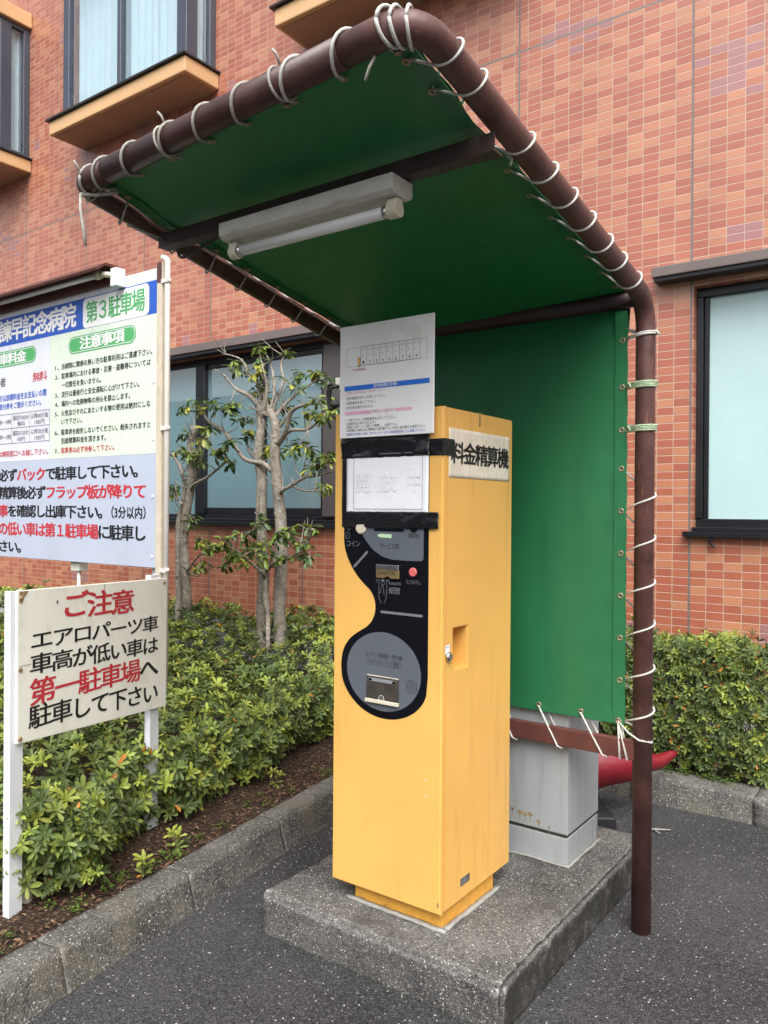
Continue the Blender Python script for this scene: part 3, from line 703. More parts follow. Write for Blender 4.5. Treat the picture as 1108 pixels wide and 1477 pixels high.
# --- grommets and rope lacing
gm = None
def grommet(p, n, parent):
    global gm
    if gm is None:
        bm = BM(); R, r = .0085, .0028
        ring = [[bm.verts.new(((R+r*math.cos(b_))*math.cos(a), (R+r*math.cos(b_))*math.sin(a), r*.8*math.sin(b_))) for b_ in [2*math.pi*k/6 for k in range(6)]] for a in [2*math.pi*k/16 for k in range(16)]]
        for i in range(16):
            for k in range(6): bm.faces.new((ring[i][k], ring[(i+1) % 16][k], ring[(i+1) % 16][(k+1) % 6], ring[i][(k+1) % 6])).smooth = True
        gm = bpy.data.meshes.new('grommet'); bm.to_mesh(gm); bm.free(); gm.materials.append(M['grommet'])
    o = link('grommet', gm, parent); o.location = o.location+Vector(p); o.rotation_euler = Vector(n).to_track_quat('Z', 'Y').to_euler()
def lace(A, B, o, n, g, r, rope, turns, sgn=1, jit=.006, start=0.0):
    """rope wound round the pipe A-B through grommets at distance g from its axis in direction o (n: other cross axis)"""
    A, B, o, n = Vector(A), Vector(B), Vector(o), Vector(n); ax = B-A; R = r+rope
    al = math.acos(min(.999, R/g)); cr = []
    for k in range(15):
        a = al+(2*math.pi-2*al)*k/14; cr.append((R*math.cos(a), R*math.sin(a)*sgn))
    sec = [(g, 0.0)]+cr
    L = [0]; ext = sec+[(g, 0.0)]
    for (a, b_), (c, d) in zip(ext[:-1], ext[1:]): L.append(L[-1]+math.hypot(c-a, d-b_))
    pts = []; G = []
    for i in range(turns):
        j0 = rnd.uniform(-jit, jit); s0, s1 = (i+start)/turns, (i+1+start)/turns
        for (p, q), l in zip(sec, L):
            f = l/L[-1]; f = f*.72 if f < .8 else .576+(f-.8)/.2*.424         # the visible half climbs less steeply
            wob = j0*math.sin(f*math.pi)
            pts.append(A+ax*(s0+(s1-s0)*f)+ax.normalized()*wob+o*p+n*q)
        G.append(A+ax*s0+o*g)
    pts.append(A+ax*s1+o*g); G.append(A+ax*s1+o*g)
    return pts, G
def rope_part(pts, m, r=.0037, name='rope'):
    bm = BM(); tube(bm, pts, r, 7); return obj(name, bm, m, sh, smooth=True)
def tail(p, d1, d2, m=None, r=.0036):
    p = Vector(p); rope_part([p, p+Vector(d1), p+Vector(d1)+Vector(d2)], m or M['rope'], r)
X1, Y1, Z1 = Vector((1, 0, 0)), Vector((0, 1, 0)), Vector((0, 0, 1))
# right post, below the two green ties: rope climbs the pole
g = .083
pts, G = lace((-.926, YP, .76), (-.926, YP, 1.71), (-1, 0, 0), (0, -1, 0), g, PR, .0037, 6, 1)
pts = [p+Vector((0, .004, 0)) for p in pts]
rope_part(pts, M['rope'])
for p in G: grommet((p.x, YB-.007, p.z), (0, -1, 0), back)
rope_part([(-1.012, YB-.012, .765), (-.965, YP-.040, .735), (-.925, YP-.044, .715), (-.888, YP-.01, .705), (-.90, YP+.03, .70), (-.95, YP+.035, .74), (-1.01, YB+.01, .765)], M['rope'])
for z in (1.855, 2.015):                                   # green and white ties
    for k in range(4):
        q, G = lace((-.926, YP, z-.008+.0055*k), (-.926, YP, z+.004+.0055*k), (-1, 0, 0), (0, -1, 0), g, PR+.001*k, .004, 1, 1, .001)
        rope_part(q, M['rope_green'], .0036)
    grommet((-.926-g, YB-.007, z), (0, -1, 0), back)
    tail((-.985, YP-.03, z), (.012, -.01, .008), (.006, .0, -.018), M['rope_green'])
for k in range(2):
    q, G = lace((-.926, YP, 2.19+.007*k), (-.926, YP, 2.232+.006*k), (-1, 0, 0), (0, -1, 0), g, PR, .0037, 1, 1, .001); rope_part(q, M['rope'], .004)
grommet((-.926-g, YB-.007, 2.19), (0, -1, 0), back)
tail((-.888, YP, 2.215), (.012, -.02, -.012), (.008, 0, -.010))
# right arm
nyz = Vector((0, .171, 1)).normalized()
def arm_r(y): return Vector((-.926, y, zr(y)))
def arm_l(y): return Vector((-2.25, y, zl(y)))
def onto_sheet(p):                                       # carry the rope's inner end up to the sheet
    k = min(1, max(0, (-.926-p.x-.040)/.046)); return p+Vector((0, 0, k*(.008+.036*((p.y-yfr)/(2.955-yfr))**2)))
q, G = lace(arm_r(1.83), arm_r(2.84), (-1, 0, -.08), -nyz, .086, PR, .0037, 7, 1); rope_part([onto_sheet(p) for p in q], M['rope'])
for p in G: grommet(onto_sheet(p)+Vector((.0, 0, -.006)), nyz, roof)
q, G = lace(arm_r(1.475), arm_r(1.70), (-1, 0, -.10), -nyz, .086, PR, .0037, 2, 1); rope_part(q, M['rope'])
for p in G: grommet(p+Vector((.0, 0, -.008)), nyz, roof)
tail(arm_r(1.86)+Vector((-.03, 0, -.03)), (.012, .01, -.012), (-.008, .004, -.015))
# left arm (pipe passes outside the sheet on the left)
for a, b_, t_ in ((1.58, 1.76, 1), (1.80, 2.75, 6)):
    q, G = lace(arm_l(a), arm_l(b_), (1, 0, -.05), -nyz, .078, PR, .0037, t_, 1); rope_part(q, M['rope_old'])
    for p in G: grommet(p+Vector((0, 0, .016)), nyz, roof)
tail(arm_l(1.62)+Vector((.02, 0, -.045)), (.02, .04, -.012), (.02, .12, -.012), M['rope_old'])
# front rail
def fp(s): return FL.lerp(FR, s)
od = Vector((0, 1, -.20)).normalized(); nd = Vector((0, -.2, -1)).normalized()
for a, b_, t_, m_ in ((.06, .30, 2, 'rope_old'), (.32, .66, 3, 'rope_old'), (.68, .93, 2, 'rope')):
    q, G = lace(fp(a), fp(b_), od, -nd, .066, PR+.001, .0037, t_, -1); rope_part(q, M[m_], .0044)
    for p in G: grommet(p+Vector((0, .0, -.002)), (0, -.17, 1), roof)
for s in (.345, .695):
    q, G = lace(fp(s), fp(s-.022), od, -nd, .054, PR+.001, .0037, 1, -1, .001); rope_part(q, M['rope_old'], .0038)
    tail(fp(s)+Vector((0, -.01, PR+.004)), (-.002, -.012, .022), (-.008, -.006, .010), M['rope_old'])
# corner knots
for ang in (0, .35, .8):
    c = FR+Vector((-.075+.045*ang, .03*ang, 0)); ux = Vector((.75, .55*ang, 0)).normalized()
    ring = [c+(Vector((ux.y, -ux.x, 0))*math.cos(t_)+Z1*math.sin(t_))*(PR+.006)+ux*.012*math.sin(t_*.5) for t_ in [2*math.pi*k/20 for k in range(21)]]
    rope_part(ring, M['rope'], .0044)
tail(FR+Vector((-.115, .012, -.042)), (-.012, -.004, -.02), (-.010, -.004, -.030), M['rope_old'])
for ang in (0, .5, 1.0):
    c = FL+Vector((.055*(1-ang), .05*ang, 0)); d = Vector((1-ang, ang*1.0+.1, 0)).normalized()
    ring = [c+(Vector((d.y, -d.x, 0))*math.cos(t_)+Z1*math.sin(t_))*(PR+.006)+d*.015*math.sin(t_) for t_ in [2*math.pi*k/20 for k in range(21)]]
    rope_part(ring, M['rope_old'], .0044)
kn = FL+Vector((.03, -.02, -.045))
rope_part([kn, kn+Vector((.012, -.008, -.05)), kn+Vector((.022, -.004, -.11)), kn+Vector((.028, 0, -.165))], M['rope_old'], .0048)
tail(kn, (.03, .03, .0), (.07, .035, .004), M['rope_old'], .006); tail(kn+Vector((0, 0, .07)), (-.006, -.012, .02), (-.004, -.006, .012), M['rope_old'])
# lower rail lashings
for xg, dx in ((-1.905, .10), (-1.715, .10), (-1.525, .10), (-1.335, .105), (-1.16, .11)):
    p0 = Vector((xg, YB-.012, .776)); zt, zb = .708, .630
    rope_part([p0, Vector((xg+dx*.85, YP-.034, zb+.004)), Vector((xg+dx*.97, YP-.02, zb-.006)), Vector((xg+dx*.95, YP+.01, zb-.004)), Vector((xg+dx*.6, YP+.012, zt-.02)), Vector((xg+.02, YB+.014, .768)), p0+Vector((0, .022, 0))], M['rope'], .0038)
    grommet((xg, YB-.008, .778), (0, -1, 0), back)
for dx, e in ((.012, -.03), (.040, .0)):
    rope_part([(-1.012, YB-.012, .765), (-1.012+dx, YP-.034, .632), (-1.01+dx, YP-.01, .627), (-1.01+dx*.5, YP+.012, .66), (-1.012, YB+.012, .765)], M['rope'], .0038)
grommet((-1.014, YB-.008, .767), (0, -1, 0), back)
# --- fluorescent batten under the cross beam
lx0, lx1, ly0, ly1, lz0, lz1 = -1.862, -1.20, 1.688, 1.785, 2.394, 2.438
bm = BM(); plate(bm, [(ly0, lz1), (ly1, lz1), (ly1, lz0+.003), (ly1-.016, lz0-.008), (ly0+.016, lz0-.008), (ly0, lz0+.003)], lx0, lx1, 'YZ')
fix = obj('light_fixture', bm, M['lamp_white'], sh, bevel=.002, seg=1)
bm = BM(); tube(bm, [(lx0+.045, 1.735, 2.356), (lx1-.045, 1.735, 2.356)], .0165, 18); obj('tube', bm, M['tube'], fix)
bm = BM(); tube(bm, [(lx0+.040, 1.735, 2.356), (lx0+.058, 1.735, 2.356)], .0172, 16); tube(bm, [(lx1-.058, 1.735, 2.356), (lx1-.040, 1.735, 2.356)], .0172, 16); obj('tube_cap', bm, M['steel'], fix)
for xa, xb in ((lx0+.012, lx0+.042), (lx1-.042, lx1-.008)):
    bm = BM(); ol = [(1.735+.0225*math.cos(a), 2.356+.0225*math.sin(a)) for a in [math.pi+math.pi*k/10 for k in range(11)]]+[(1.756, 2.360), (1.748, 2.3855), (1.722, 2.3855), (1.714, 2.360)]
    plate(bm, ol, xa, xb, 'YZ'); obj('socket', bm, M['ivory'], fix, bevel=.003, seg=1)
bm = BM(); plate(bm, disc2(1.737, 2.418, .008, 16), lx1, lx1+.0025, 'YZ'); obj('knockout', bm, M['lamp_white'], fix)
bm = BM(); tube(bm, fillet([(lx0+.03, 1.75, 2.45), (lx0-.10, 1.765, 2.43), (-2.18, 1.80, 2.41), (-2.225, 1.83, 2.455)], [0, .05, .05, 0]), .005, 7); obj('cable', bm, M['cable'], sh)
# junction box and cables on the hidden left post
bm = BM(); box(bm, -2.385, -2.335, 2.90, 2.95, 2.115, 2.175); box(bm, -2.334, -2.287, 2.92, 2.935, 2.135, 2.155); jb = obj('junction_box', bm, M['conduit'], sh, bevel=.004)
bm = BM()
for k, (a, b_) in enumerate((((-2.415, 2.89, 2.15), (-2.405, 2.885, 2.02)), ((-2.395, 2.88, 2.13), (-2.385, 2.88, 2.04)))):
    tube(bm, fillet([(-2.36, 2.90, 2.13), a, (a[0]-.01, a[1], a[2]-.07), b_, (-2.30, 2.90, 2.07-.02*k), (-2.262, 2.915, 2.10)], [0, .02, .03, .02, .02, 0]), .0075, 8)
obj('cable', bm, M['cable'], jb)
# ---------------------------------------------------------------- payment machine
pm = thing('payment_machine', 'tall yellow parking payment machine with black front panel and taped notice', 'payment machine', (-1.595, 2.46, .15))
cx0, cx1, cy0, cy1, cz0, cz1 = -1.821, -1.362, 2.215, 2.713, .216, 1.892
# cabinet body behind the door, with a real handle recess in its right side
hx = (2.290, 2.387, 1.011, 1.152)                          # y0, y1, z0, z1
bm = BM(); yb = cy0+.022
def quad(*p): bm.faces.new([bm.verts.new(q) for q in p])
ysl, zsl = [yb, hx[0], hx[1], cy1], [cz0, hx[2], hx[3], cz1]
for i in range(3):
    for j in range(3):
        if i == 1 and j == 1: continue
        quad((cx1, ysl[i], zsl[j]), (cx1, ysl[i+1], zsl[j]), (cx1, ysl[i+1], zsl[j+1]), (cx1, ysl[i], zsl[j+1]))
dx = cx1-.075; a, b_, c, d = hx
quad((dx, a, c), (dx, b_, c), (dx, b_, d), (dx, a, d)); quad((dx, a, c), (cx1, a, c), (cx1, b_, c), (dx, b_, c)); quad((dx, a, d), (dx, b_, d), (cx1, b_, d), (cx1, a, d))
quad((cx1, a, c), (dx, a, c), (dx, a, d), (cx1, a, d)); quad((dx, b_, c), (cx1, b_, c), (cx1, b_, d), (dx, b_, d))
quad((cx0, cy1, cz0), (cx0, yb, cz0), (cx0, yb, cz1), (cx0, cy1, cz1)); quad((cx1, cy1, cz0), (cx0, cy1, cz0), (cx0, cy1, cz1), (cx1, cy1, cz1))
quad((cx0, yb, cz1), (cx1, yb, cz1), (cx1, cy1, cz1), (cx0, cy1, cz1)); quad((cx0, yb, cz0), (cx0, cy1, cz0), (cx1, cy1, cz0), (cx1, yb, cz0)); quad((cx0, yb, cz0), (cx1, yb, cz0), (cx1, yb, cz1), (cx0, yb, cz1))
bmesh.ops.remove_doubles(bm, verts=list(bm.verts), dist=1e-5)
ed = [e for e in bm.edges if e.is_manifold and e.calc_face_angle(0) > .5]
bmesh.ops.bevel(bm, geom=ed, offset=.004, segments=2, affect='EDGES'); obj('cabinet', bm, M['yellow'], pm)
bm = BM(); box(bm, cx0-.001, cx1+.001, cy0, cy0+.0195, cz0-.004, cz1+.002)
bmesh.ops.bevel(bm, geom=[e for e in bm.edges if abs(e.verts[0].co.y-e.verts[1].co.y) < 1e-6 and e.verts[0].co.y < cy0+.001], offset=.006, segments=3, affect='EDGES'); obj('door', bm, M['yellow'], pm)
bm = BM(); box(bm, -1.742, -1.374, 2.252, 2.612, .148, cz0-.0005); obj('plinth', bm, M['yellow_dirty'], pm, bevel=.003)
bm = BM()
for (x0, x1, y0, y1) in ((-1.765, -1.352, 2.228, 2.2515), (-1.3735, -1.353, 2.252, 2.632)):
    box(bm, x0, x1, y0, y1, .1495, .157)
rough(bm, .0035, 25, .02); obj('sealant_bead', bm, M['caulk'], pm, smooth=True)
bm = BM(); box(bm, -1.37, -1.3595, 2.455, 2.47, cz1-.0015, cz1+.0035); box(bm, -1.3625, -1.3608, 2.456, 2.467, cz1-.045, cz1-.0017); obj('rust_patch', bm, M['cabinet_rust'], pm)
# black front panel with its wave outline
ol = [(-1.774, 1.60), (-1.774, 1.483), (-1.773, 1.433), (-1.763, 1.393), (-1.743, 1.355), (-1.713, 1.317), (-1.683, 1.290), (-1.655, 1.268), (-1.638, 1.242), (-1.632, 1.215), (-1.635, 1.188), (-1.648, 1.161), (-1.669, 1.140), (-1.699, 1.122), (-1.732, 1.101), (-1.757, 1.076), (-1.774, 1.046), (-1.782, 1.010), (-1.782, .974), (-1.775, .940), (-1.757, .907), (-1.727, .875), (-1.689, .850), (-1.645, .834), (-1.597, .828), (-1.549, .832), (-1.504, .846), (-1.466, .868), (-1.437, .897), (-1.420, .930), (-1.414, .968)]
sm = [Vector(p) for p in smooth_closed(ol, 4)[4:-7]]
outline = [(-1.774, 1.79)]+[tuple(p) for p in sm]+[(-1.414, .99), (-1.414, 1.79)]
YF = cy0-.0015
bm = BM(); plate(bm, outline, YF, cy0-.0001); fp_ = obj('front_panel', bm, M['black_panel'], pm)
bm = BM(); plate(bm, disc2(-1.598, .9895, .158, 64, .1365), YF-.0008, YF-.0001); obj('grey_disc', bm, M['grey_panel'], fp_)
gp = [(-1.702, 1.50), (-1.697, 1.472), (-1.690, 1.461), (-1.672, 1.438), (-1.645, 1.411), (-1.604, 1.388), (-1.562, 1.379), (-1.50, 1.378), (-1.441, 1.379), (-1.434, 1.386), (-1.433, 1.50)]
bm = BM(); plate(bm, gp, YF-.0008, YF-.0001); obj('grey_field', bm, M['grey_panel'], fp_)
bm = BM(); t_ = Vector((.058, .058)).normalized()
def slit(p, q, w=.0042):
    p, q = Vector(p), Vector(q); d = (q-p).normalized(); nn = Vector((-d.y, d.x))*w
    plate(bm, [tuple(p+nn), tuple(p-d*w*.8), tuple(p-nn), tuple(q-nn), tuple(q+d*w*.8), tuple(q+nn)], YF-.0009, YF-.0001)
slit((-1.669, 1.402), (-1.727, 1.347)); obj('light_bar', bm, M['slit'], fp_)
bm = BM(); slit((-1.607, 1.1965), (-1.438, 1.1955)); obj('light_bar', bm, M['slit'], fp_)
# note slot
bm = BM(); box(bm, -1.626, -1.529, YF-.010, YF-.0002, 1.344, 1.361); obj('note_slot_lip', bm, M['steel'], fp_, bevel=.002, seg=1)
bm = BM(); plate(bm, [(-1.626, 1.3435), (-1.529, 1.3435), (-1.529, 1.314), (-1.566, 1.314), (-1.569, 1.319), (-1.577, 1.321), (-1.585, 1.319), (-1.588, 1.314), (-1.626, 1.314)], YF-.008, YF-.0002); obj('note_slot', bm, M['brass'], fp_, bevel=.0015, seg=1)
bm = BM(); tube(bm, [(-1.472, YF-.0001, 1.341), (-1.472, YF-.004, 1.341)], .0195, 28); obj('button_bezel', bm, M['black_panel'], fp_)
bm = BM(); tube(bm, [(-1.472, YF-.0041, 1.341), (-1.472, YF-.008, 1.341), (-1.472, YF-.0095, 1.341)], [.0155, .0150, .0125], 28); obj('cancel_button', bm, M['pink_button'], fp_)
bm = BM(); box(bm, -1.637, -1.514, YF-.003, YF-.0009, 1.4765, 1.4855); obj('ticket_slot', bm, M['black_panel'], fp_)
bm = BM(); tube(bm, [(-1.695, YF-.0001, 1.487), (-1.695, YF-.006, 1.487), (-1.695, YF-.008, 1.487)], [.024, .023, .018], 28); obj('coin_slot', bm, M['ivory'], fp_)
bm = BM(); tube(bm, [(-1.472, YF-.0009, 1.489), (-1.472, YF-.005, 1.489)], .014, 24); obj('receipt_button', bm, M['black_panel'], fp_)
bm = BM(); plate(bm, [(-1.625, 1.463), (-1.61, 1.4675), (-1.563, 1.4655), (-1.566, 1.453), (-1.618, 1.455)], YF-.0016, YF-.0010); obj('ticket_picture', bm, M['pale_green'], fp_)
# change tray
bm = BM(); box(bm, -1.668, -1.527, YF-.012, YF-.0010, .879, .891); box(bm, -1.664, -1.530, YF-.004, YF-.0010, .970, .9735); obj('tray_lip', bm, M['ivory'], fp_, bevel=.002, seg=1)
bm = BM(); plate(bm, [(-1.665, .9695), (-1.529, .9695), (-1.529, .8915), (-1.588, .8915), (-1.590, .903), (-1.599, .908), (-1.608, .903), (-1.610, .8915), (-1.665, .8915)], YF-.006, YF-.0010); tr_ = obj('change_tray', bm, M['plastic_clear'], fp_, bevel=.0012, seg=1)
W = Writing((0, YF-.0065, 0), (1, 0, 0)); W.rect('grey_ink', -1.655, -1.54, .9535, .9655); W.ring('ivory', -1.599, .8935, .0125, .0022, 20, .0165)
for x in (-1.648, -1.547): W.poly('cabinet_rust', disc2(x, .958, .0065, 12))
W.build(fp_, {'grey_ink': 'tray_rail', 'ivory': 'tray_rim', 'cabinet_rust': 'tray_screw'})
bm = BM()
for j in range(6):
    for i in range(5):
        if (j in (0, 5)) and i in (0, 4): continue
        plate(bm, disc2(-1.497+i*.0095+.0022*(j % 2), .973-j*.0078, .0023, 8), YF-.0014, YF-.0009)
obj('speaker_holes', bm, M['ink'], fp_)
W = Writing((0, YF-.0012, 0), (1, 0, 0))
W.cells([('コイン', 'slit')], -1.764, -1.700, 1.418, 1.440, .004); W.cells([('サービス券', 'ink')], -1.615, -1.532, 1.415, 1.434, .006); W.cells([('領収証', 'ink')], -1.497, -1.449, 1.455, 1.471, .006)
W.cells([('とりけし', 'slit')], -1.503, -1.442, 1.300, 1.314, .004); W.fit('1000円', 'slit', -1.572, -1.526, 1.292, 1.302, 0); W.cells([('紙幣', 'slit')], -1.574, -1.527, 1.261, 1.284, .004)
W.cells([('おつり／領収証・受付券', 'ink')], -1.675, -1.515, 1.036, 1.052, .004)
for x, r_, s in ((-1.657, .0112, '10'), (-1.632, .0112, '50'), (-1.607, .0112, '100'), (-1.580, .0135, '500')):
    W.ring('ink', x, 1.0195, r_, .0012); W.fit(s, 'ink', x-.0055, x+.0055, 1.0165, 1.0225, 0)
W.frame('ink', -1.561, -1.524, 1.008, 1.030, .0012); W.cells([('領収証', 'ink')], -1.554, -1.531, 1.020, 1.0265, 0); W.cells([('受付券', 'ink')], -1.554, -1.531, 1.0115, 1.018, 0)
# pictogram of a hand feeding a note
W.poly('slit', [(-1.609, 1.303), (-1.591, 1.303), (-1.600, 1.312)])
W.stroke('slit', [(-1.626, 1.298), (-1.626, 1.307), (-1.614, 1.307)], .002); W.stroke('slit', [(-1.574, 1.298), (-1.574, 1.307), (-1.586, 1.307)], .002)
W.stroke('slit', [(-1.6165, 1.305), (-1.6165, 1.268), (-1.617, 1.255), (-1.614, 1.240), (-1.606, 1.226)], .0016); W.stroke('slit', [(-1.5835, 1.305), (-1.5835, 1.266), (-1.584, 1.252), (-1.588, 1.238), (-1.594, 1.226)], .0016)
W.stroke('slit', [(-1.609, 1.262), (-1.606, 1.284), (-1.600, 1.290), (-1.597, 1.282), (-1.596, 1.262), (-1.591, 1.254)], .0014); W.ring('slit', -1.600, 1.296, .008, .0013, 16, .006)
W.stroke('slit', [(-1.609, 1.262), (-1.6165, 1.266)], .0014); W.stroke('slit', [(-1.591, 1.266), (-1.5835, 1.266)], .0014)
W.ring('slit', -1.757, 1.458, .0105, .0014, 20, .0125); W.ring('slit', -1.752, 1.488, .0095, .0014, 20, .011); W.stroke('slit', [(-1.768, 1.452), (-1.748, 1.465)], .001)
W.build(fp_)
W = Writing((0, YF-.0083, 0), (1, 0, 0)); W.fit('1000円札', 'ink', -1.615, -1.542, 1.325, 1.340, .004); W.build(fp_)
# taped notice
def crinkled(name, x0, x1, z0, z1, y, nx, nz, amp, m, skew=0, freq=30, parent=None, wrap=None):
    bm = BM(); g = []
    for i in range(nz+1):
        r = []
        for j in range(nx+1):
            s, q = j/nx, i/nz; x = x0+(x1-x0)*s; z = z0+(z1-z0)*q+skew*s
            d = amp*max(0, .25+mnoise.noise(Vector((x*freq*.35, z*freq, 3.1)))+.5*mnoise.noise(Vector((x*freq, z*freq*1.5, 7))))
            edge = 1 if (0 < i < nz) else .2
            r.append(bm.verts.new((x, y-d*edge, z+(.0018*mnoise.noise(Vector((x*40, i, 0))) if i in (0, nz) else 0))))
        g.append(r)
    for i in range(nz):
        for j in range(nx): bm.faces.new((g[i][j], g[i][j+1], g[i+1][j+1], g[i+1][j]))
    solidify(bm, .0008)
    return obj(name, bm, m, parent or pm, smooth=True)
pap = crinkled('notice_sheet', -1.760, -1.4135, 1.535, 1.745, YF-.0044, 30, 16, .0011, M['paper'], freq=14)
W = Writing((0, YF-.0066, 0), (1, 0, 0)); W.frame('grey_ink', -1.728, -1.436, 1.552, 1.745, .0016)
W.build(pap, {'grey_ink': 'printed_frame'})
# hollow characters: pale outline letters
def outline_cells(text, u0, u1, v0, v1, spread):
    Wp = Writing((0, YF-.0066, 0), (1, 0, 0)); Wi = Writing((0, YF-.0067, 0), (1, 0, 0))
    for ch, c in zip(text, spread):
        h = (v1-v0)*.52; Wp.cells([(ch, 'outline_ink')], c-h, c+h, v0, v1, .014); Wi.cells([(ch, 'paper')], c-h, c+h, v0, v1, .010)
    Wp.build(pap, {'outline_ink': 'outline_lettering'}); Wi.build(pap, {'paper': 'outline_lettering'})
outline_cells('開放中', 0, 0, 1.612, 1.676, (-1.688, -1.578, -1.468))
crinkled('tape', -1.783, -1.4105, 1.732, 1.804, YF-.0058, 70, 18, .0065, M['tape'], freq=26)
bm = BM(); box(bm, -1.412, -1.3605, cy0-.0032, cy0-.0008, 1.732, 1.787); box(bm, -1.3603, -1.3585, cy0-.0032, 2.283, 1.732, 1.788); obj('tape', bm, M['tape'], pm, bevel=.0005, seg=1)
crinkled('tape', -1.757, -1.372, 1.488, 1.5435, YF-.0078, 60, 14, .0045, M['tape'], freq=22)
crinkled('tape', -1.782, -1.7565, 1.488, 1.7325, YF-.0030, 5, 30, .0018, M['tape'], freq=20)
# notice board fixed on top of the front
nb = BM(); box(nb, -1.781, -1.386, 2.192, 2.2, 1.803, 2.199); nbo = obj('notice_board', nb, M['board'], pm, bevel=.0015, seg=1)
bm = BM(); box(bm, -1.73, -1.44, 2.2005, 2.2135, 1.812, 1.88); obj('board_bracket', bm, M['steel'], nbo)
W = Writing((0, 2.1912, 0), (1, 0, 0))
W.frame('grey_ink', -1.747, -1.410, 2.053, 2.120, .0009)
W.frame('ink_soft', -1.688, -1.439, 2.054, 2.1205, .0012)
for i in range(10):
    x = -1.688+i*.0277
    if 0 < i < 9: W.rect('ink_soft', x-.0006, x+.0006, 2.0545, 2.120)
    if i < 9:
        W.fit(str(i+1), 'ink', x+.0095, x+.0165, 2.0595, 2.0705, .006)
        for q in (.006, .0165): W.rect('grey_ink', x+q, x+q+.006, 2.1075, 2.1095)
        W.frame('grey_ink', x+.006, x+.014, 2.0885, 2.0915, .0008)
W.rect('ink_soft', -1.7005, -1.6885, 2.0555, 2.0835); W.poly('ink_soft', [(-1.699, 2.050), (-1.690, 2.050), (-1.6945, 2.055)])
W.cells([('料金精算機', 'red_faded')], -1.722, -1.666, 2.037, 2.046, 0)
W.rect('blue_bright', -1.759, -1.401, 1.9695, 1.9865)
W.cells([('注意・駐車券は必ず御持参ください', 'pink_ink')], -1.748, -1.578, 1.9575, 1.9665, 0)
for s, x1, z in (('1.受付券発行ボタンを押して下さい。', -1.580, 1.937), ('2.車室番号を押して下さい。', -1.621, 1.9205), ('3.受付券が発行されます。', -1.631, 1.9045)): W.line(s, 'ink_soft', -1.753, x1, z, z+.0105, .006)
W.rect('pink_ink', -1.757, -1.640, 1.884, 1.8965); W.rect('pink_ink', -1.540, -1.470, 1.8855, 1.896)
W.cells([('精算及び出庫手順', 'pink_ink')], -1.636, -1.545, 1.885, 1.8965, .01)
for s, x1, z in (('1.入庫されました車室番号を入力して下さい。', -1.536, 1.861), ('2.駐車料金が表示されます。', -1.620, 1.848), ('3.現金又はサービス券にて精算し、出庫下さい。', -1.525, 1.836), ('4.領収書が必要な方は精算後の領収書ボタンを押し領収書をお受取下さい。', -1.414, 1.824)): W.line(s, 'ink_soft', -1.752, x1, z, z+.0100, .006)
W.line('5.車室番号を間違えた場合、取り消しボタンを押し再度車室番号を入力し精算して下さい。', 'blue_ink', -1.752, -1.415, 1.811, 1.820, .002)
W.build(nbo)
W = Writing((0, 2.1907, 0), (1, 0, 0)); W.rect('yellow', -1.6995, -1.6895, 2.0565, 2.0825); W.cells([('受付券発行手順', 'white_ink')], -1.631, -1.532, 1.9725, 1.9845, .012); W.build(nbo, {'yellow': 'machine_mark'})
# sticker on the right side
bm = BM(); g = []
for i in range(15):
    g.append([bm.verts.new((cx1+.0013+.0007*mnoise.noise(Vector((y_*22, z_*5, 1))), y_, z_)) for y_, z_ in [(2.252+.437*j/44, 1.660+.166*i/14) for j in range(45)]])
for i in range(14):
    for j in range(44): bm.faces.new((g[i][j], g[i][j+1], g[i+1][j+1], g[i+1][j]))
solidify(bm, .0008)
stk = obj('sticker', bm, M['sticker'], pm, smooth=True)
W = Writing((cx1+.0034, 0, 0), (0, 1, 0)); W.cells([('料金精算機', 'ink')], 2.266, 2.678, 1.709, 1.778, .022); W.build(stk)
bm = BM(); plate(bm, [(2.347, .261), (2.41, .261), (2.41, .287), (2.347, .287)], cx1+.0025, cx1+.0005, 'YZ'); np_ = obj('nameplate', bm, M['steel'], pm)
W = Writing((cx1+.0029, 0, 0), (0, 1, 0))
for z in (.267, .273, .279): W.rect('grey_ink', 2.353, 2.40-.01*(z > .27), z, z+.0022)
W.build(np_, {'grey_ink': 'plate_print'})
bm = BM(); tube(bm, [(cx1+.0003, 2.256, 1.062), (cx1+.009, 2.256, 1.062), (cx1+.012, 2.256, 1.062)], [.0165, .0155, .011], 24); box(bm, cx1+.0121, cx1+.0126, 2.2545, 2.2575, 1.055, 1.069); obj('lock', bm, M['steel'], pm)
W = Writing((cx1+.0008, 0, 0), (0, 1, 0)); W.rect('paper', 2.236, 2.266, 1.072, 1.102); W.rect('blue_ink', 2.241, 2.261, 1.094, 1.096); W.build(pm, {'paper': 'lock_sticker', 'blue_ink': 'lock_sticker'})
bm = BM(); box(bm, cx1+.0004, cx1+.0012, 2.2395, 2.2405, cz0+.01, cz1-.01); obj('door_seam', bm, M['yellow_dirty'], pm)
W = Writing((0, cy0-.0006, 0), (1, 0, 0)); W.rect('sticker', -1.432, -1.412, .6495, .6515); W.rect('sticker', -1.428, -1.405, .598, .600); W.poly('cabinet_rust', disc2(-1.369, .247, .004, 8, .009)); W.build(pm, {'sticker': 'scratch', 'cabinet_rust': 'rust_spot'})
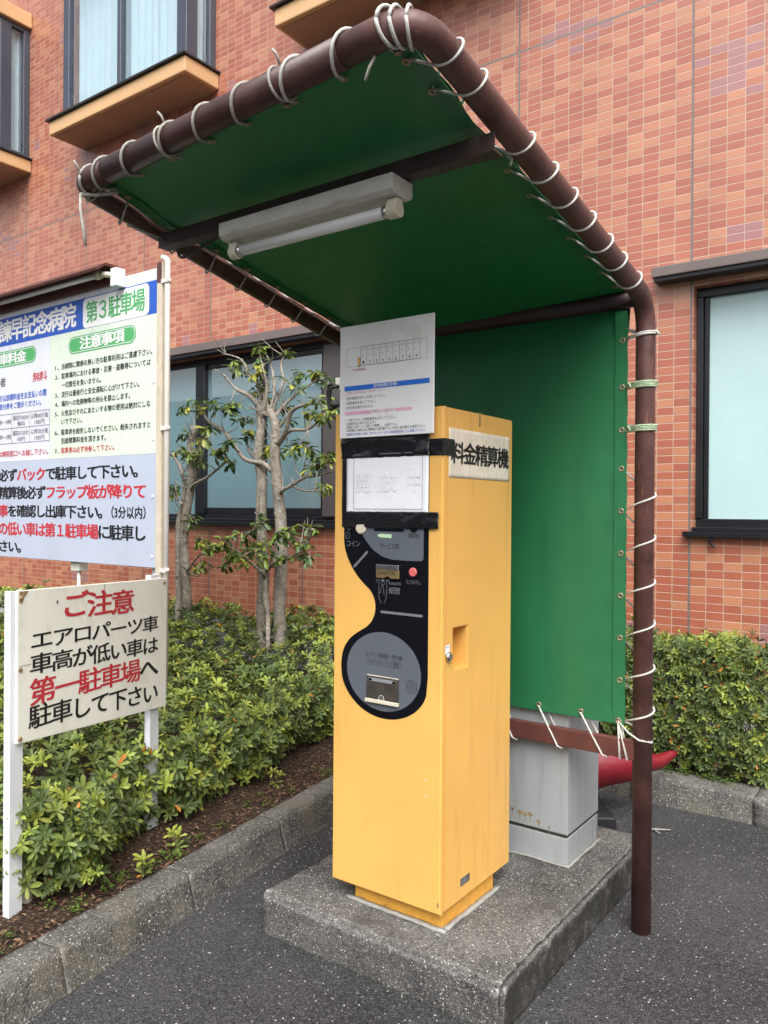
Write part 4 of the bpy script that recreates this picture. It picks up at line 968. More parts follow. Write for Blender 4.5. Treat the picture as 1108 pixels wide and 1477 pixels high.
# ---------------------------------------------------------------- grey control cabinet behind the machine
gc = thing('control_cabinet', 'light grey steel control cabinet with rust stains behind the yellow machine', 'cabinet', (-1.52, 3.1, .15))
gx0, gx1, gy0, gy1 = -1.86, -1.222, 2.942, 3.272
bm = BM(); box(bm, gx0, gx1, gy0, gy1, .272, .95); obj('body', bm, M['cabinet_grey'], gc, bevel=.003)
bm = BM(); box(bm, gx0-.006, gx1+.006, gy0-.006, gy1+.006, .9505, .97); obj('lid', bm, M['cabinet_grey'], gc, bevel=.003)
bm = BM(); box(bm, gx0+.006, gx1-.006, gy0+.006, gy1-.006, .258, .2715); obj('seam', bm, M['seam'], gc)
bm = BM(); box(bm, gx0+.001, gx1-.001, gy0+.001, gy1-.001, .148, .2575); obj('base', bm, M['cabinet_grey'], gc, bevel=.003)
bm = BM(); box(bm, gx0-.01, gx1+.012, gy0-.012, gy0+.0005, .149, .156); box(bm, gx1-.0005, gx1+.013, gy0, gy1+.01, .149, .156); rough(bm, .003, 25, .02); obj('sealant_bead', bm, M['caulk'], gc, smooth=True)
W = Writing((0, gy0-.0007, 0), (1, 0, 0))
for x, z, a_ in ((-1.462, .327, .008), (-1.428, .318, .012), (-1.405, .316, .010), (-1.383, .320, .011), (-1.345, .300, .009), (-1.300, .290, .004)):
    W.poly('cabinet_rust', [(x+a_*(1+.5*mnoise.noise(Vector((x*90, k, 2))))*math.cos(2*math.pi*k/16), z+a_*.75*(1+.6*mnoise.noise(Vector((x*50, k*1.7, 5))))*math.sin(2*math.pi*k/16)) for k in range(16)])
    W.poly('cabinet_rust', [(x-.002, z-a_*.4), (x+.003, z-a_*.4), (x+.002, z-a_*.4-.024), (x, z-a_*.4-.028)])
W.build(gc, {'cabinet_rust': 'rust_stain'})
W = Writing((gx1+.0007, 0, 0), (0, 1, 0)); W.rect('seam', 3.212, 3.2145, .15, .257); W.rect('seam', 3.255, 3.2585, .15, .257); W.build(gc, {'seam': 'dirt_streak'})
# ---------------------------------------------------------------- toppled red cone and a standing one
def lathe_path(bm, pts, rs, seg=28, squash=1.0, dent=0.0):
    tube(bm, pts, rs, seg)
    if dent:
        for v in bm.verts: v.co += mnoise.noise_vector(v.co*9)*dent+mnoise.noise_vector(v.co*24)*dent*.3
tc = thing('traffic_cone', 'crumpled red traffic cone bent over towards the kerb on its black base', 'traffic cone', (-1.618, 3.83, 0))
ca, sa = math.cos(.63), math.sin(.63); cxx, cyy = -1.618, 3.83
bm = BM(); bv = []
for z, h_ in ((.0, .215), (.05, .212), (.056, .205), (.074, .135)): bv.append([bm.verts.new((cxx+a*h_*ca-b_*h_*sa, cyy+a*h_*sa+b_*h_*ca, z)) for a, b_ in ((-1, -1), (1, -1), (1, 1), (-1, 1))])
bm.faces.new(bv[0][::-1]); bm.faces.new(bv[-1])
for p, q in zip(bv[:-1], bv[1:]):
    for k in range(4): bm.faces.new((p[k], p[(k+1) % 4], q[(k+1) % 4], q[k]))
obj('foot', bm, M['cone_base'], tc, bevel=.006)
spn = [(-1.618, 3.83, .095), (-1.615, 3.832, .14), (-1.605, 3.838, .19), (-1.575, 3.86, .235), (-1.52, 3.905, .258), (-1.44, 3.965, .262), (-1.36, 4.03, .258), (-1.29, 4.095, .252), (-1.225, 4.165, .256), (-1.178, 4.225, .280), (-1.162, 4.245, .292)]
bm = BM(); lathe_path(bm, spn, [.118, .122, .130, .136, .134, .118, .092, .058, .036, .023, .010], 22, dent=.018); obj('cone', bm, M['cone_red'], tc, smooth=True)
# ---------------------------------------------------------------- big information sign
sg = thing('information_sign', 'large blue and green car park information sign with lamp and rusty post', 'sign board', (-3.82, 3.05, .15))
YS = 3.0
bm = BM(); box(bm, -6.45, -3.83, YS, YS+.03, 1.195, 2.975); bo = obj('board', bm, M['sign_pale'], sg, bevel=.002, seg=1)
W = Writing((0, YS-.0012, 0), (1, 0, 0))
W.rect('blue_ink', -6.449, -3.832, 2.706, 2.905)
W.rect('sign_green', -4.9525, -3.832, 1.876, 2.7055)
W.rect('sign_pale', -6.449, -4.9535, 1.876, 2.7055)
W.rect('sign_blue', -6.449, -3.832, 1.197, 1.874)
W.build(bo, {'blue_ink': 'title_band', 'sign_green': 'notice_field', 'sign_pale': 'price_field', 'sign_blue': 'warning_field'})
W = Writing((0, YS-.0022, 0), (1, 0, 0))
W.poly('white_ink', rrect(-4.580, -3.906, 2.708, 2.898, .035)); W.poly('green_ink', rrect(-4.741, -4.031, 2.556, 2.668, .054)); W.build(bo, {'white_ink': 'title_box', 'green_ink': 'heading_pill'})
W = Writing((0, YS-.0022, 0), (1, 0, 0)); W.poly('green_ink', rrect(-5.83, -5.127, 2.553, 2.668, .054)); W.build(bo, {'green_ink': 'heading_pill'})
W = Writing((0, YS-.0030, 0), (1, 0, 0))
W.cells([('諫早記念病院', 'white_ink')], -5.607+.0, -4.662, 2.735, 2.880, .03)
W.cells([('第３駐車場', 'green_ink')], -4.542, -3.948, 2.740, 2.868, .022)
def pill_line(x0, x1, z0, z1):
    o = rrect(x0, x1, z0, z1, (z1-z0)/2-.0005, 6); i = rrect(x0+.004, x1-.004, z0+.004, z1-.004, (z1-z0)/2-.005, 6); n = len(o)
    W._add('white_ink', o+i, [(k, (k+1) % n, n+(k+1) % n, n+k) for k in range(n)])
pill_line(-4.732, -4.040, 2.564, 2.660); pill_line(-5.82, -5.136, 2.561, 2.660)
W.cells([('注意事項', 'white_ink')], -4.610, -4.147, 2.576, 2.650, .03); W.cells([('車料金', 'white_ink')], -5.602, -5.255, 2.573, 2.647, .03)
tl = [('1、', '当病院に関係の無い方の駐車利用はご遠慮下さい。', -3.874, 2.467, 0), ('2、', '駐車場内における事故・災害・盗難等については', -3.889, 2.404, 0), (None, '一切責任を負いません。', -4.378, 2.344, 0),
      ('3、', '走行は最徐行と安全運転に心がけて下さい。', -3.994, 2.282, 0), ('4、', '場内への危険物等の持込を禁止します。', -4.084, 2.220, 0), ('5、', '火気及びそれにあたいする物の使用は絶対にしな', -3.888, 2.157, 0),
      (None, 'いで下さい。', -4.582, 2.100, 0), ('6、', '駐車券を紛失しないでください。紛失されますと', -3.887, 2.031, 0), (None, '別途精算料金を頂きます。', -4.326, 1.974, 0), ('7、', '駐車券は必ず持参して下さい。', -4.238, 1.910, 1)]
for n_, s, x1, z, red in tl:
    if n_: W.line(n_, 'ink', -4.893, -4.848, z, z+.034, .010)
    W.line(s, 'red_ink' if red else 'ink', -4.817, x1, z, z+.037, .014)
W.cells([('無料', 'red_ink')], -5.165, -4.990, 2.415, 2.478, .012); W.cells([('者', 'ink')], -5.595, -5.519, 2.415, 2.478, .004)
W.line('方は診察料金をお支払いの際', 'blue_ink', -5.603, -4.995, 2.309, 2.354, .016); W.line('受付券をご提示ください。', 'blue_ink', -5.603, -5.062, 2.250, 2.291, .016)
W.frame('ink_soft', -6.3, -4.958, 2.002, 2.215, .003); W.rect('ink_soft', -6.297, -4.961, 2.109, 2.112); W.rect('ink_soft', -5.436, -5.433, 2.005, 2.212); W.rect('ink_soft', -5.201, -5.198, 2.005, 2.212)
for z, a, b_, c, d in ((2.128, '時～19時', '最初の60分', '以降60分毎', '無料'), (2.020, '時～7時', '最初の30分', '以降30分毎', '100円')):
    W.line(a, 'ink_soft', -5.60, -5.446, z+.012, z+.048, .004); W.line(b_, 'ink_soft', -5.418, -5.213, z+.035, z+.070, .004); W.line(c, 'ink_soft', -5.184, -4.975, z+.035, z+.070, .004)
    W.line(d, 'ink_soft', -5.36, -5.262, z-.008, z+.026, .004); W.line('100円', 'ink_soft', -5.14, -5.018, z-.008, z+.026, .004)
W.line('は病院窓口へお越し下さい。', 'red_ink', -5.606, -4.972, 1.910, 1.950, .014)
W.cells([('必ず', 'ink'), ('バック', 'red_ink'), ('で駐車して下さい。', 'ink')], -5.600, -3.925, 1.736, 1.818, .028)
W.cells([('精算後必ず', 'ink'), ('フラップ板が降りて', 'red_ink')], -5.600, -3.922, 1.610, 1.692, .028)
W.cells([('事', 'red_ink'), ('を確認し出庫下さい。', 'ink')], -5.600, -4.280, 1.482, 1.562, .028); W.line('（3分以内）', 'ink', -4.262, -3.928, 1.487, 1.556, .022)
W.cells([('の低い車は第１駐車場', 'red_ink'), ('に駐車し', 'ink')], -5.602, -3.922, 1.352, 1.440, .028)
W.cells([('さい。', 'ink')], -5.602, -5.22, 1.230, 1.308, .028)
W.build(bo)
bm = BM(); 
for x, z in ((-3.86, 2.30), (-3.86, 1.96), (-3.865, 1.62), (-3.865, 1.26)): tube(bm, [(x, YS-.001, z), (x, YS-.005, z)], [.012, .009], 12)
obj('bolt', bm, M['white_post'], bo)
bm = BM(); box(bm, -3.828, -3.782, YS-.008, YS+.042, .05, 3.0); obj('post', bm, M['rust_post'], sg, bevel=.003)
bm = BM(); box(bm, -6.40, -6.35, YS+.032, YS+.08, .05, 3.0); obj('post', bm, M['rust_post'], sg, bevel=.003)
bm = BM(); box(bm, -3.905, -3.845, YS+.032, YS+.075, .9, 1.6); obj('brace', bm, M['white_post'], sg, bevel=.002)
bm = BM(); box(bm, -3.827, -3.783, YS-.0095, YS-.0082, 2.88, 3.0); obj('rust_patch', bm, M['pipe_rust'], sg)
bm = BM(); tube(bm, fillet([(-3.752, YS+.01, .05), (-3.752, YS+.01, 3.015), (-3.80, YS+.01, 3.03)], [0, .03, 0]), .017, 14)
for z in (2.885, 2.02, 1.185): box(bm, -3.785, -3.731, YS-.012, YS-.006, z-.012, z+.012); tube(bm, [(-3.752, YS+.01, z-.012), (-3.752, YS+.01, z+.012)], .021, 14)
obj('conduit', bm, M['conduit'], sg)
bm = BM(); box(bm, -4.755, -4.66, YS+.031, YS+.10, 1.13, 1.215); tube(bm, [(-4.70, YS+.06, 1.131), (-4.70, YS+.06, .2)], .014, 12); obj('junction_box', bm, M['conduit'], sg, bevel=.004, seg=1)
# lamp over the sign
bm = BM(); pts = []
hood = [(YS-.005, 3.045), (YS-.10, 3.045), (YS-.165, 3.0), (YS-.16, 2.985), (YS-.10, 3.028), (YS-.02, 3.028), (YS-.02, 2.94), (YS-.005, 2.94)]
plate(bm, hood, -6.3, -4.20, 'YZ'); lamp = obj('lamp_housing', bm, M['rail'], sg)
bm = BM(); tube(bm, [(-6.25, YS-.085, 2.985), (-4.30, YS-.085, 2.985)], .016, 14); obj('tube', bm, M['tube'], lamp)
bm = BM(); tube(bm, [(-4.31, YS-.085, 2.985), (-4.27, YS-.085, 2.985)], .026, 18); tube(bm, fillet([(-4.27, YS-.085, 2.985), (-4.22, YS-.085, 2.98), (-4.17, YS-.03, 2.97)], [0, .03, 0]), .018, 14); obj('socket', bm, M['ivory'], lamp, smooth=True)
bm = BM(); box(bm, -4.195, -4.135, YS-.07, YS-.0035, 2.905, 3.015); obj('bracket', bm, M['white_post'], lamp, bevel=.003)
# ---------------------------------------------------------------- small caution sign
ss = thing('caution_sign', 'small cream caution sign with red and black lettering on two white posts', 'sign board', (-2.63, 1.515, .13))
du, dn = Vector((-.25188, .96776, 0)), Vector((.96776, .25188, 0)); A2 = Vector((-2.6306, 1.5150, 0))
def q3(u, n_, z): return A2+du*u+dn*n_+Vector((0, 0, z))
c4 = [(-.046, .729), (.786, .672), (.788, 1.241), (-.048, 1.261)]
bm = BM(); a = [bm.verts.new(q3(u, 0, z)) for u, z in c4]; b_ = [bm.verts.new(q3(u, -.012, z)) for u, z in c4]
bm.faces.new(a[::-1]); bm.faces.new(b_)
for i in range(4): bm.faces.new((a[i], b_[i], b_[(i+1) % 4], a[(i+1) % 4]))
bmesh.ops.recalc_face_normals(bm, faces=list(bm.faces)); sb = obj('board', bm, M['sign_white'], ss, bevel=.003)
W = Writing(A2+dn*.0012, du)
W.cells([('ご注意', 'red_ink')], .160, .563, 1.137, 1.228, .022, slope=-.028)
W.cells([('エアロパーツ車', 'ink')], .012, .724, 1.045, 1.108, .016, slope=-.030)
W.cells([('車高が低い車は', 'ink')], .010, .724, .958, 1.026, .016, slope=-.040)
W.cells([('第一駐車場', 'red_ink'), ('へ', 'ink')], .010, .724, .848, .936, .018, slope=-.036)
W.cells([('駐車して下さい', 'ink')], .006, .726, .765, .844, .016, slope=-.062)
W.build(sb)
def channel(u0, u1):
    bm = BM(); w_ = .006
    for (a0, a1, n0, n1) in ((u0, u1, -.019, -.013), (u0, u0+w_, -.042, -.0195), (u1-w_, u1, -.042, -.0195)):
        c = q3((a0+a1)/2, (n0+n1)/2, 0); obox(bm, c+Vector((0, 0, .66)), du, dn, (0, 0, 1), a1-a0, n1-n0, 1.20)
    return bm
obj('post', channel(-.066, -.006), M['white_post'], ss, bevel=.002, seg=1); obj('post', channel(.690, .752), M['white_post'], ss, bevel=.002, seg=1)
bm = BM()
for u, z in ((-.032, 1.235), (-.034, .985), (-.034, .745), (.765, 1.222)): p = q3(u, .0005, z); tube(bm, [p, p+dn*.005], [.009, .006], 12)
obj('bolt', bm, M['cabinet_rust'], sb)
W = Writing(A2+dn*.0015, du); W.poly('cabinet_rust', [(-.04, 1.258), (.0, 1.257), (-.02, 1.235), (-.03, 1.215), (-.042, 1.22)]); W.poly('ink_soft', disc2(.135, 1.203, .005, 8, .007)); W.stroke('ink_soft', [(.385, 1.247), (.386, 1.225)], .003); W.stroke('cabinet_rust', [(-.04, .998), (.015, .997)], .002); W.build(sb, {'cabinet_rust': 'rust_stain', 'ink_soft': 'dirt_mark'})
bm = BM(); p = q3(.045, -.05, .06); tube(bm, [p, p+Vector((-.004, 0, .19)), p+Vector((-.006, 0, .215)), p+Vector((-.007, 0, .225))], [.024, .024, .016, .006], 16)
tag(obj('plastic_stake', bm, M['ivory'], smooth=True), 'short off-white plastic stake in the soil beside the small sign', 'stake')
# ---------------------------------------------------------------- hedges
def fractal(x, y, s, o=0): return mnoise.noise(Vector((x*s, y*s, o)))
def hedge(name, label, loc, sample, height, n_top, n_side, side_fn, Lr=(.032, .053), shade=2.4):
    th = thing(name, label, 'hedge', loc)
    C, Ax, LL, Yg = [], [], [], []
    for _ in range(n_top):
        x, y = sample(); h = height(x, y)
        if h < .2 or (fractal(x, y, 7, 3) < -.22 and nr.random() < .8): continue
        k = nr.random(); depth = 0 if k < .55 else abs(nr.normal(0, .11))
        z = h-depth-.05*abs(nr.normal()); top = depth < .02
        if top and nr.random() < .12: z += nr.uniform(0, .07)
        C.append((x, y, max(.2, z))); 
        gx = (height(x+.06, y)-height(x-.06, y))/.12; gy = (height(x, y+.06)-height(x, y-.06))/.12
        a = np.array([-gx*.7+nr.normal(0, .35), -gy*.7-.1+nr.normal(0, .35), 1.0]); Ax.append(a)
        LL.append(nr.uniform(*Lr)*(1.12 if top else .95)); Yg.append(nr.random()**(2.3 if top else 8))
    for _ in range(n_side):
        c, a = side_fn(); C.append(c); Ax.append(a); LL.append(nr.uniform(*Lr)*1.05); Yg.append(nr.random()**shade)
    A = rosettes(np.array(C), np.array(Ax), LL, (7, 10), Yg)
    leaf_mesh('foliage', *A, M['leaf'], th)
    bm = BM()                                              # woody twigs carrying the whorls
    idx = nr.choice(len(C), size=min(len(C), 600), replace=False)
    for i in idx:
        c = Vector(C[i]); a = Vector(Ax[i]).normalized(); g_ = Vector((c.x-nr.uniform(0, .16)-a.x*.15, c.y+nr.uniform(.03, .2), max(.12, c.z-nr.uniform(.12, .45))))
        tube(bm, [c, c-a*.05+Vector((nr.normal(0, .006), nr.normal(0, .006), -.02)), c.lerp(g_, .6), g_], [.0016, .0022, .003, .0042], 5, False)
    obj('twigs', bm, M['twig'], th, smooth=True)
    return th
FY = [(-1.0, -3.0), (.9, -2.95), (1.45, -2.71), (1.75, -2.53), (1.96, -2.69), (2.18, -2.83), (2.42, -2.80), (2.65, -2.84), (3.0, -2.92), (3.7, -3.10), (4.4, -3.2), (5, -3.25)]
def xfront(y): return float(np.interp(y, [p[0] for p in FY], [p[1] for p in FY]))+.035*math.sin(y*9)+.03*fractal(0, y, 3, 9)
def ss_(a, b_, x): t_ = min(1, max(0, (x-a)/(b_-a))); return t_*t_*(3-2*t_)
def hl_(x, y):
    d = xfront(y)-x
    if d < 0: return 0
    h = .53+.07*fractal(x, y, 1.6)+.045*fractal(x, y, 4.5, 4)
    h += .17*ss_(3.8, 4.7, y)+.28*ss_(-4.0, -3.3, x)*ss_(3.9, 4.6, y)-.05*ss_(-5, -7, x)
    return .14+(h-.14)*(1-math.exp(-(d+.02)/.13))
def in_view(x, y, m=2.0):
    # keep what the photograph and positions a step to its side can see
    dx, dy = x*math.cos(YAW)+y*math.sin(YAW), -x*math.sin(YAW)+y*math.cos(YAW)
    return dy > .4 and abs(dx/dy) < .49+.16
def sl_():
    while True:
        y = nr.uniform(.9, 4.93); x = xfront(y)-5.6*nr.random()**1.1
        if in_view(x, y): return x, y
def side_l():
    while True:
        y = nr.uniform(.9, 4.3); d = nr.uniform(-.02, .10); x = xfront(y)-d
        if in_view(x, y): break
    z = .18+.34*nr.random()**.8; bulge = .07*math.sin((z-.15)/.4*math.pi)
    return (x+bulge-.05, y, z), np.array([.9+nr.normal(0, .3), -.25+nr.normal(0, .4), .75])
hedge('azalea_hedge', 'low clipped azalea hedge behind the left kerb, round both signs and trees', (-3.6, 3.0, .15), sl_, hl_, 8800, 1250, side_l)
def hr_(x, y):
    d = min(y-4.37, (-.74-x)*1.3)
    if d < 0: return 0
    return .14+(.84+.09*fractal(x, y, 2.4, 2)+.05*fractal(x, y, 7, 5)-.14)*(1-math.exp(-(d+.02)/.07))
def sr_(): return nr.uniform(-2.7, -.74), nr.uniform(4.38, 4.92)
def side_r():
    x = nr.uniform(-2.7, -.74); z = nr.uniform(.17, .85); b_ = .05*math.sin((z-.1)/.8*math.pi)
    return (x, 4.42-b_+nr.uniform(0, .09), z), np.array([nr.normal(.1, .45), -.9, .55+nr.normal(0, .3)])
hedge('azalea_hedge', 'taller azalea hedge behind the back kerb to the right of the shelter post', (-1.5, 4.65, .15), sr_, hr_, 1700, 2600, side_r, (.025, .041), 3.6)  # fewer pale leaves on its face: hedge shade put into the leaf tint
# stray shoots on the bed next to the kerb
for x, y, l in ((-2.60, 2.14, .055), (-2.50, 1.90, .05), (-2.80, 2.95, .04)):
    th = thing('azalea_seedling', {-2.60: 'single azalea sprout in bare soil right of the small sign', -2.50: 'azalea sprout at the hedge foot nearest the kerb', -2.80: 'azalea sprout hanging over dark soil near the machine'}[x], 'plant', (x, y, .13), 'azalea sprouts on bare soil')
    C = [(x+nr.normal(0, .012), y+nr.normal(0, .012), .15+.03*k) for k in range(3)]
    leaf_mesh('foliage', *rosettes(np.array(C), np.array([[.2, -.3, 1.0]]*3), [l, l, l*.9], (6, 8), [.4, .6, .7], (30, 80)), M['leaf'], th)
    bm = BM(); tube(bm, [(x, y, .10), (x+.004, y, .15), (x, y, .21)], .003, 6); obj('stem', bm, M['twig'], th)
# weeds and litter on the soil
P, D, Nn, LL, WW, TT = [], [], [], [], [], []
for _ in range(3600):
    y = nr.uniform(.6, 4.2); d = nr.random()**1.3*.62; x = kx(y)-.165-d
    a = nr.uniform(0, 6.28); P.append((x, y, .128+.10*min(1, d/.9)*.5+nr.uniform(-.004, .012))); D.append((math.cos(a), math.sin(a), nr.normal(0, .25))); Nn.append((nr.normal(0, .3), nr.normal(0, .3), 1))
    l = nr.uniform(.008, .028); LL.append(l); WW.append(l*nr.uniform(.35, .6)); TT.append(np.array([(.11, .05, .03), (.17, .085, .045), (.075, .038, .024), (.24, .15, .09)][int(nr.integers(0, 4))])*nr.uniform(.6, 1.15))
tag(leaf_mesh('leaf_litter', *[np.array(q) for q in (P, D, Nn, LL, WW, TT)], M['litter'], droop=.1, fold=.15), kind='stuff')
P, D, Nn, LL, WW, TT = [], [], [], [], [], []
spots = [(kx(y)-.185-nr.random()**2*.12, y) for y in np.concatenate([nr.uniform(.9, 2.2, 26), nr.uniform(2.2, 3.3, 12)])]
spots += [(nr.uniform(-2.4, -.9), 4.38+nr.uniform(-.01, .05)) for _ in range(60)]
for x, y in spots:
    for _ in range(16):
        a = nr.uniform(0, 6.28); P.append((x+nr.normal(0, .018), y+nr.normal(0, .014), .135+nr.uniform(0, .022))); D.append((math.cos(a), math.sin(a), .5)); Nn.append((0, 0, 1))
        l = nr.uniform(.008, .016); LL.append(l); WW.append(l*.8); TT.append(np.array([.075, .135, .022])*nr.uniform(.6, 1.6))
tag(leaf_mesh('weeds', *[np.array(q) for q in (P, D, Nn, LL, WW, TT)], M['leaf'], droop=.2, fold=.1), kind='stuff')
# grit and twigs lying on the asphalt
bm = BM()
for _ in range(240):
    if nr.random() < .55: y = nr.uniform(1.2, 3.2); x = kx(y)+abs(nr.normal(0, .10))+.01
    else: x, y = nr.uniform(-2.2, .6), nr.uniform(1.2, 4.2)
    if -2.06 < x < -1.05 and 2.06 < y < 3.44: continue
    s = nr.uniform(.0012, .0034); v0 = Vector((x, y, s*.4)); vs = [bm.verts.new(v0+Vector((nr.normal(0, s), nr.normal(0, s), abs(nr.normal(0, s*.6))))) for _ in range(6)]
    try: bmesh.ops.convex_hull(bm, input=vs)
    except Exception: pass
tag(obj('grit', bm, M['caulk']), kind='stuff')
bm = BM(); tube(bm, [(-1.24, 3.86, .006), (-1.17, 3.87, .010), (-1.10, 3.92, .008)], [.003, .005, .003], 6); tube(bm, [(-1.17, 3.87, .010), (-1.13, 3.85, .006)], [.004, .002], 6); tag(obj('fallen_twig', bm, M['caulk']), 'pale forked twig lying on the asphalt in front of the back kerb', 'twig')
# ---------------------------------------------------------------- trees
def tree(name, label, loc, branches, clusters, leafL, ktrunk=2):
    th = thing(name, label, 'tree', loc, 'pruned trees by the window')
    bm = BM(); bm2 = BM()
    for i, (r0, r1, pts) in enumerate(branches):
        P = [Vector(p) for p in pts]; f = [P[0]]
        for k in range(len(P)-1):
            p0, p1, p2, p3 = P[max(0, k-1)], P[k], P[k+1], P[min(len(P)-1, k+2)]
            for m_ in range(1, 5):
                s = m_/4; f.append(.5*((2*p1)+(p2-p0)*s+(2*p0-5*p1+4*p2-p3)*s*s+(3*p1-p0-3*p2+p3)*s**3))
        n = len(f); rs = []
        for k, p in enumerate(f):
            r = (r0+(r1-r0)*k/(n-1))*(1.06 if i < ktrunk else 1); r *= 1+.10*mnoise.noise(p*6+Vector((i, 0, 0))); rs.append(max(.003, r)); f[k] = p+mnoise.noise_vector(p*5)*r*.35
        if i < ktrunk: rs[0] *= 1.15
        tube(bm if i < ktrunk else bm2, f, rs, 14 if i < ktrunk else 9)
        if i < ktrunk:
            for _ in range(8):
                j = rnd.randrange(3, n-1); q = f[j]; dv = Vector((rnd.uniform(-1, 1), rnd.uniform(-1, .1), .3)).normalized(); tube(bm, [q+dv*rs[j]*.6, q+dv*rs[j]*1.25], [rs[j]*.35, rs[j]*.16], 7)
    obj('trunk', bm, M['bark'], th, smooth=True); lim = bm2
    P, D, Nn, LL, WW, TT = [], [], [], [], [], []; tw = bm2
    clusters = list(clusters)
    for i, (r0, r1, pts) in enumerate(branches):           # fine shoots all along the limbs
        for _ in range(5 if i >= ktrunk else 9):
            k = rnd.randrange(max(1, len(pts)-3) if i < ktrunk else 1, len(pts)) ; a = Vector(pts[k-1]).lerp(Vector(pts[k]), rnd.random())
            if a.z < 1.2 and i < ktrunk: continue
            e = a+Vector((rnd.gauss(0, .09), rnd.gauss(0, .09), abs(rnd.gauss(.08, .08)))); tube(tw, [a, a.lerp(e, .5)+Vector((rnd.gauss(0, .012), 0, -.01)), e], [.006, .004, .002], 5, False)
            if rnd.random() < .10: clusters.append((e.x, e.y, e.z, rnd.uniform(.022, .05)))
    allp = [Vector(p) for _, _, b_ in branches for p in b_]
    for x, y, z, r in clusters:
        c = Vector((x, y, z)); near = min(allp, key=lambda p: (p-c).length)
        tube(tw, [near, near.lerp(c, .5)+Vector((0, 0, -.01)), c], [.005, .004, .003], 6)
        for _ in range(max(4, int(r*85))):
            t_ = c+Vector((nr.normal(0, r*.55), nr.normal(0, r*.6), nr.normal(0, r*.5))); tube(tw, [c, c.lerp(t_, .5)+Vector((0, 0, .006)), t_], [.003, .0024, .0018], 5, False)
            yg = nr.random()
            for _ in range(int(nr.integers(4, 7))):
                a = nr.uniform(0, 6.28); P.append(t_+Vector((nr.normal(0, .006),)*3)); D.append((math.cos(a)*.8, math.sin(a)*.8, nr.uniform(-.9, .45))); Nn.append((nr.normal(0, .3), nr.normal(0, .3)-.3, 1))
                l = leafL*nr.uniform(.65, 1.15); LL.append(l); WW.append(l*nr.uniform(.36, .46))
                TT.append(np.array([.055, .10, .03] if yg < .52 else [.14, .20, .04] if yg < .88 else [.25, .27, .04])*nr.uniform(.7, 1.35))
    obj('limbs', tw, M['bark'], th, smooth=True)
    leaf_mesh('crown', *[np.array([tuple(v) for v in q]) if i < 3 else np.array(q) for i, q in enumerate((P, D, Nn, LL, WW, TT))], M['leaf_tree'], th, droop=.3, fold=.2)
    return th
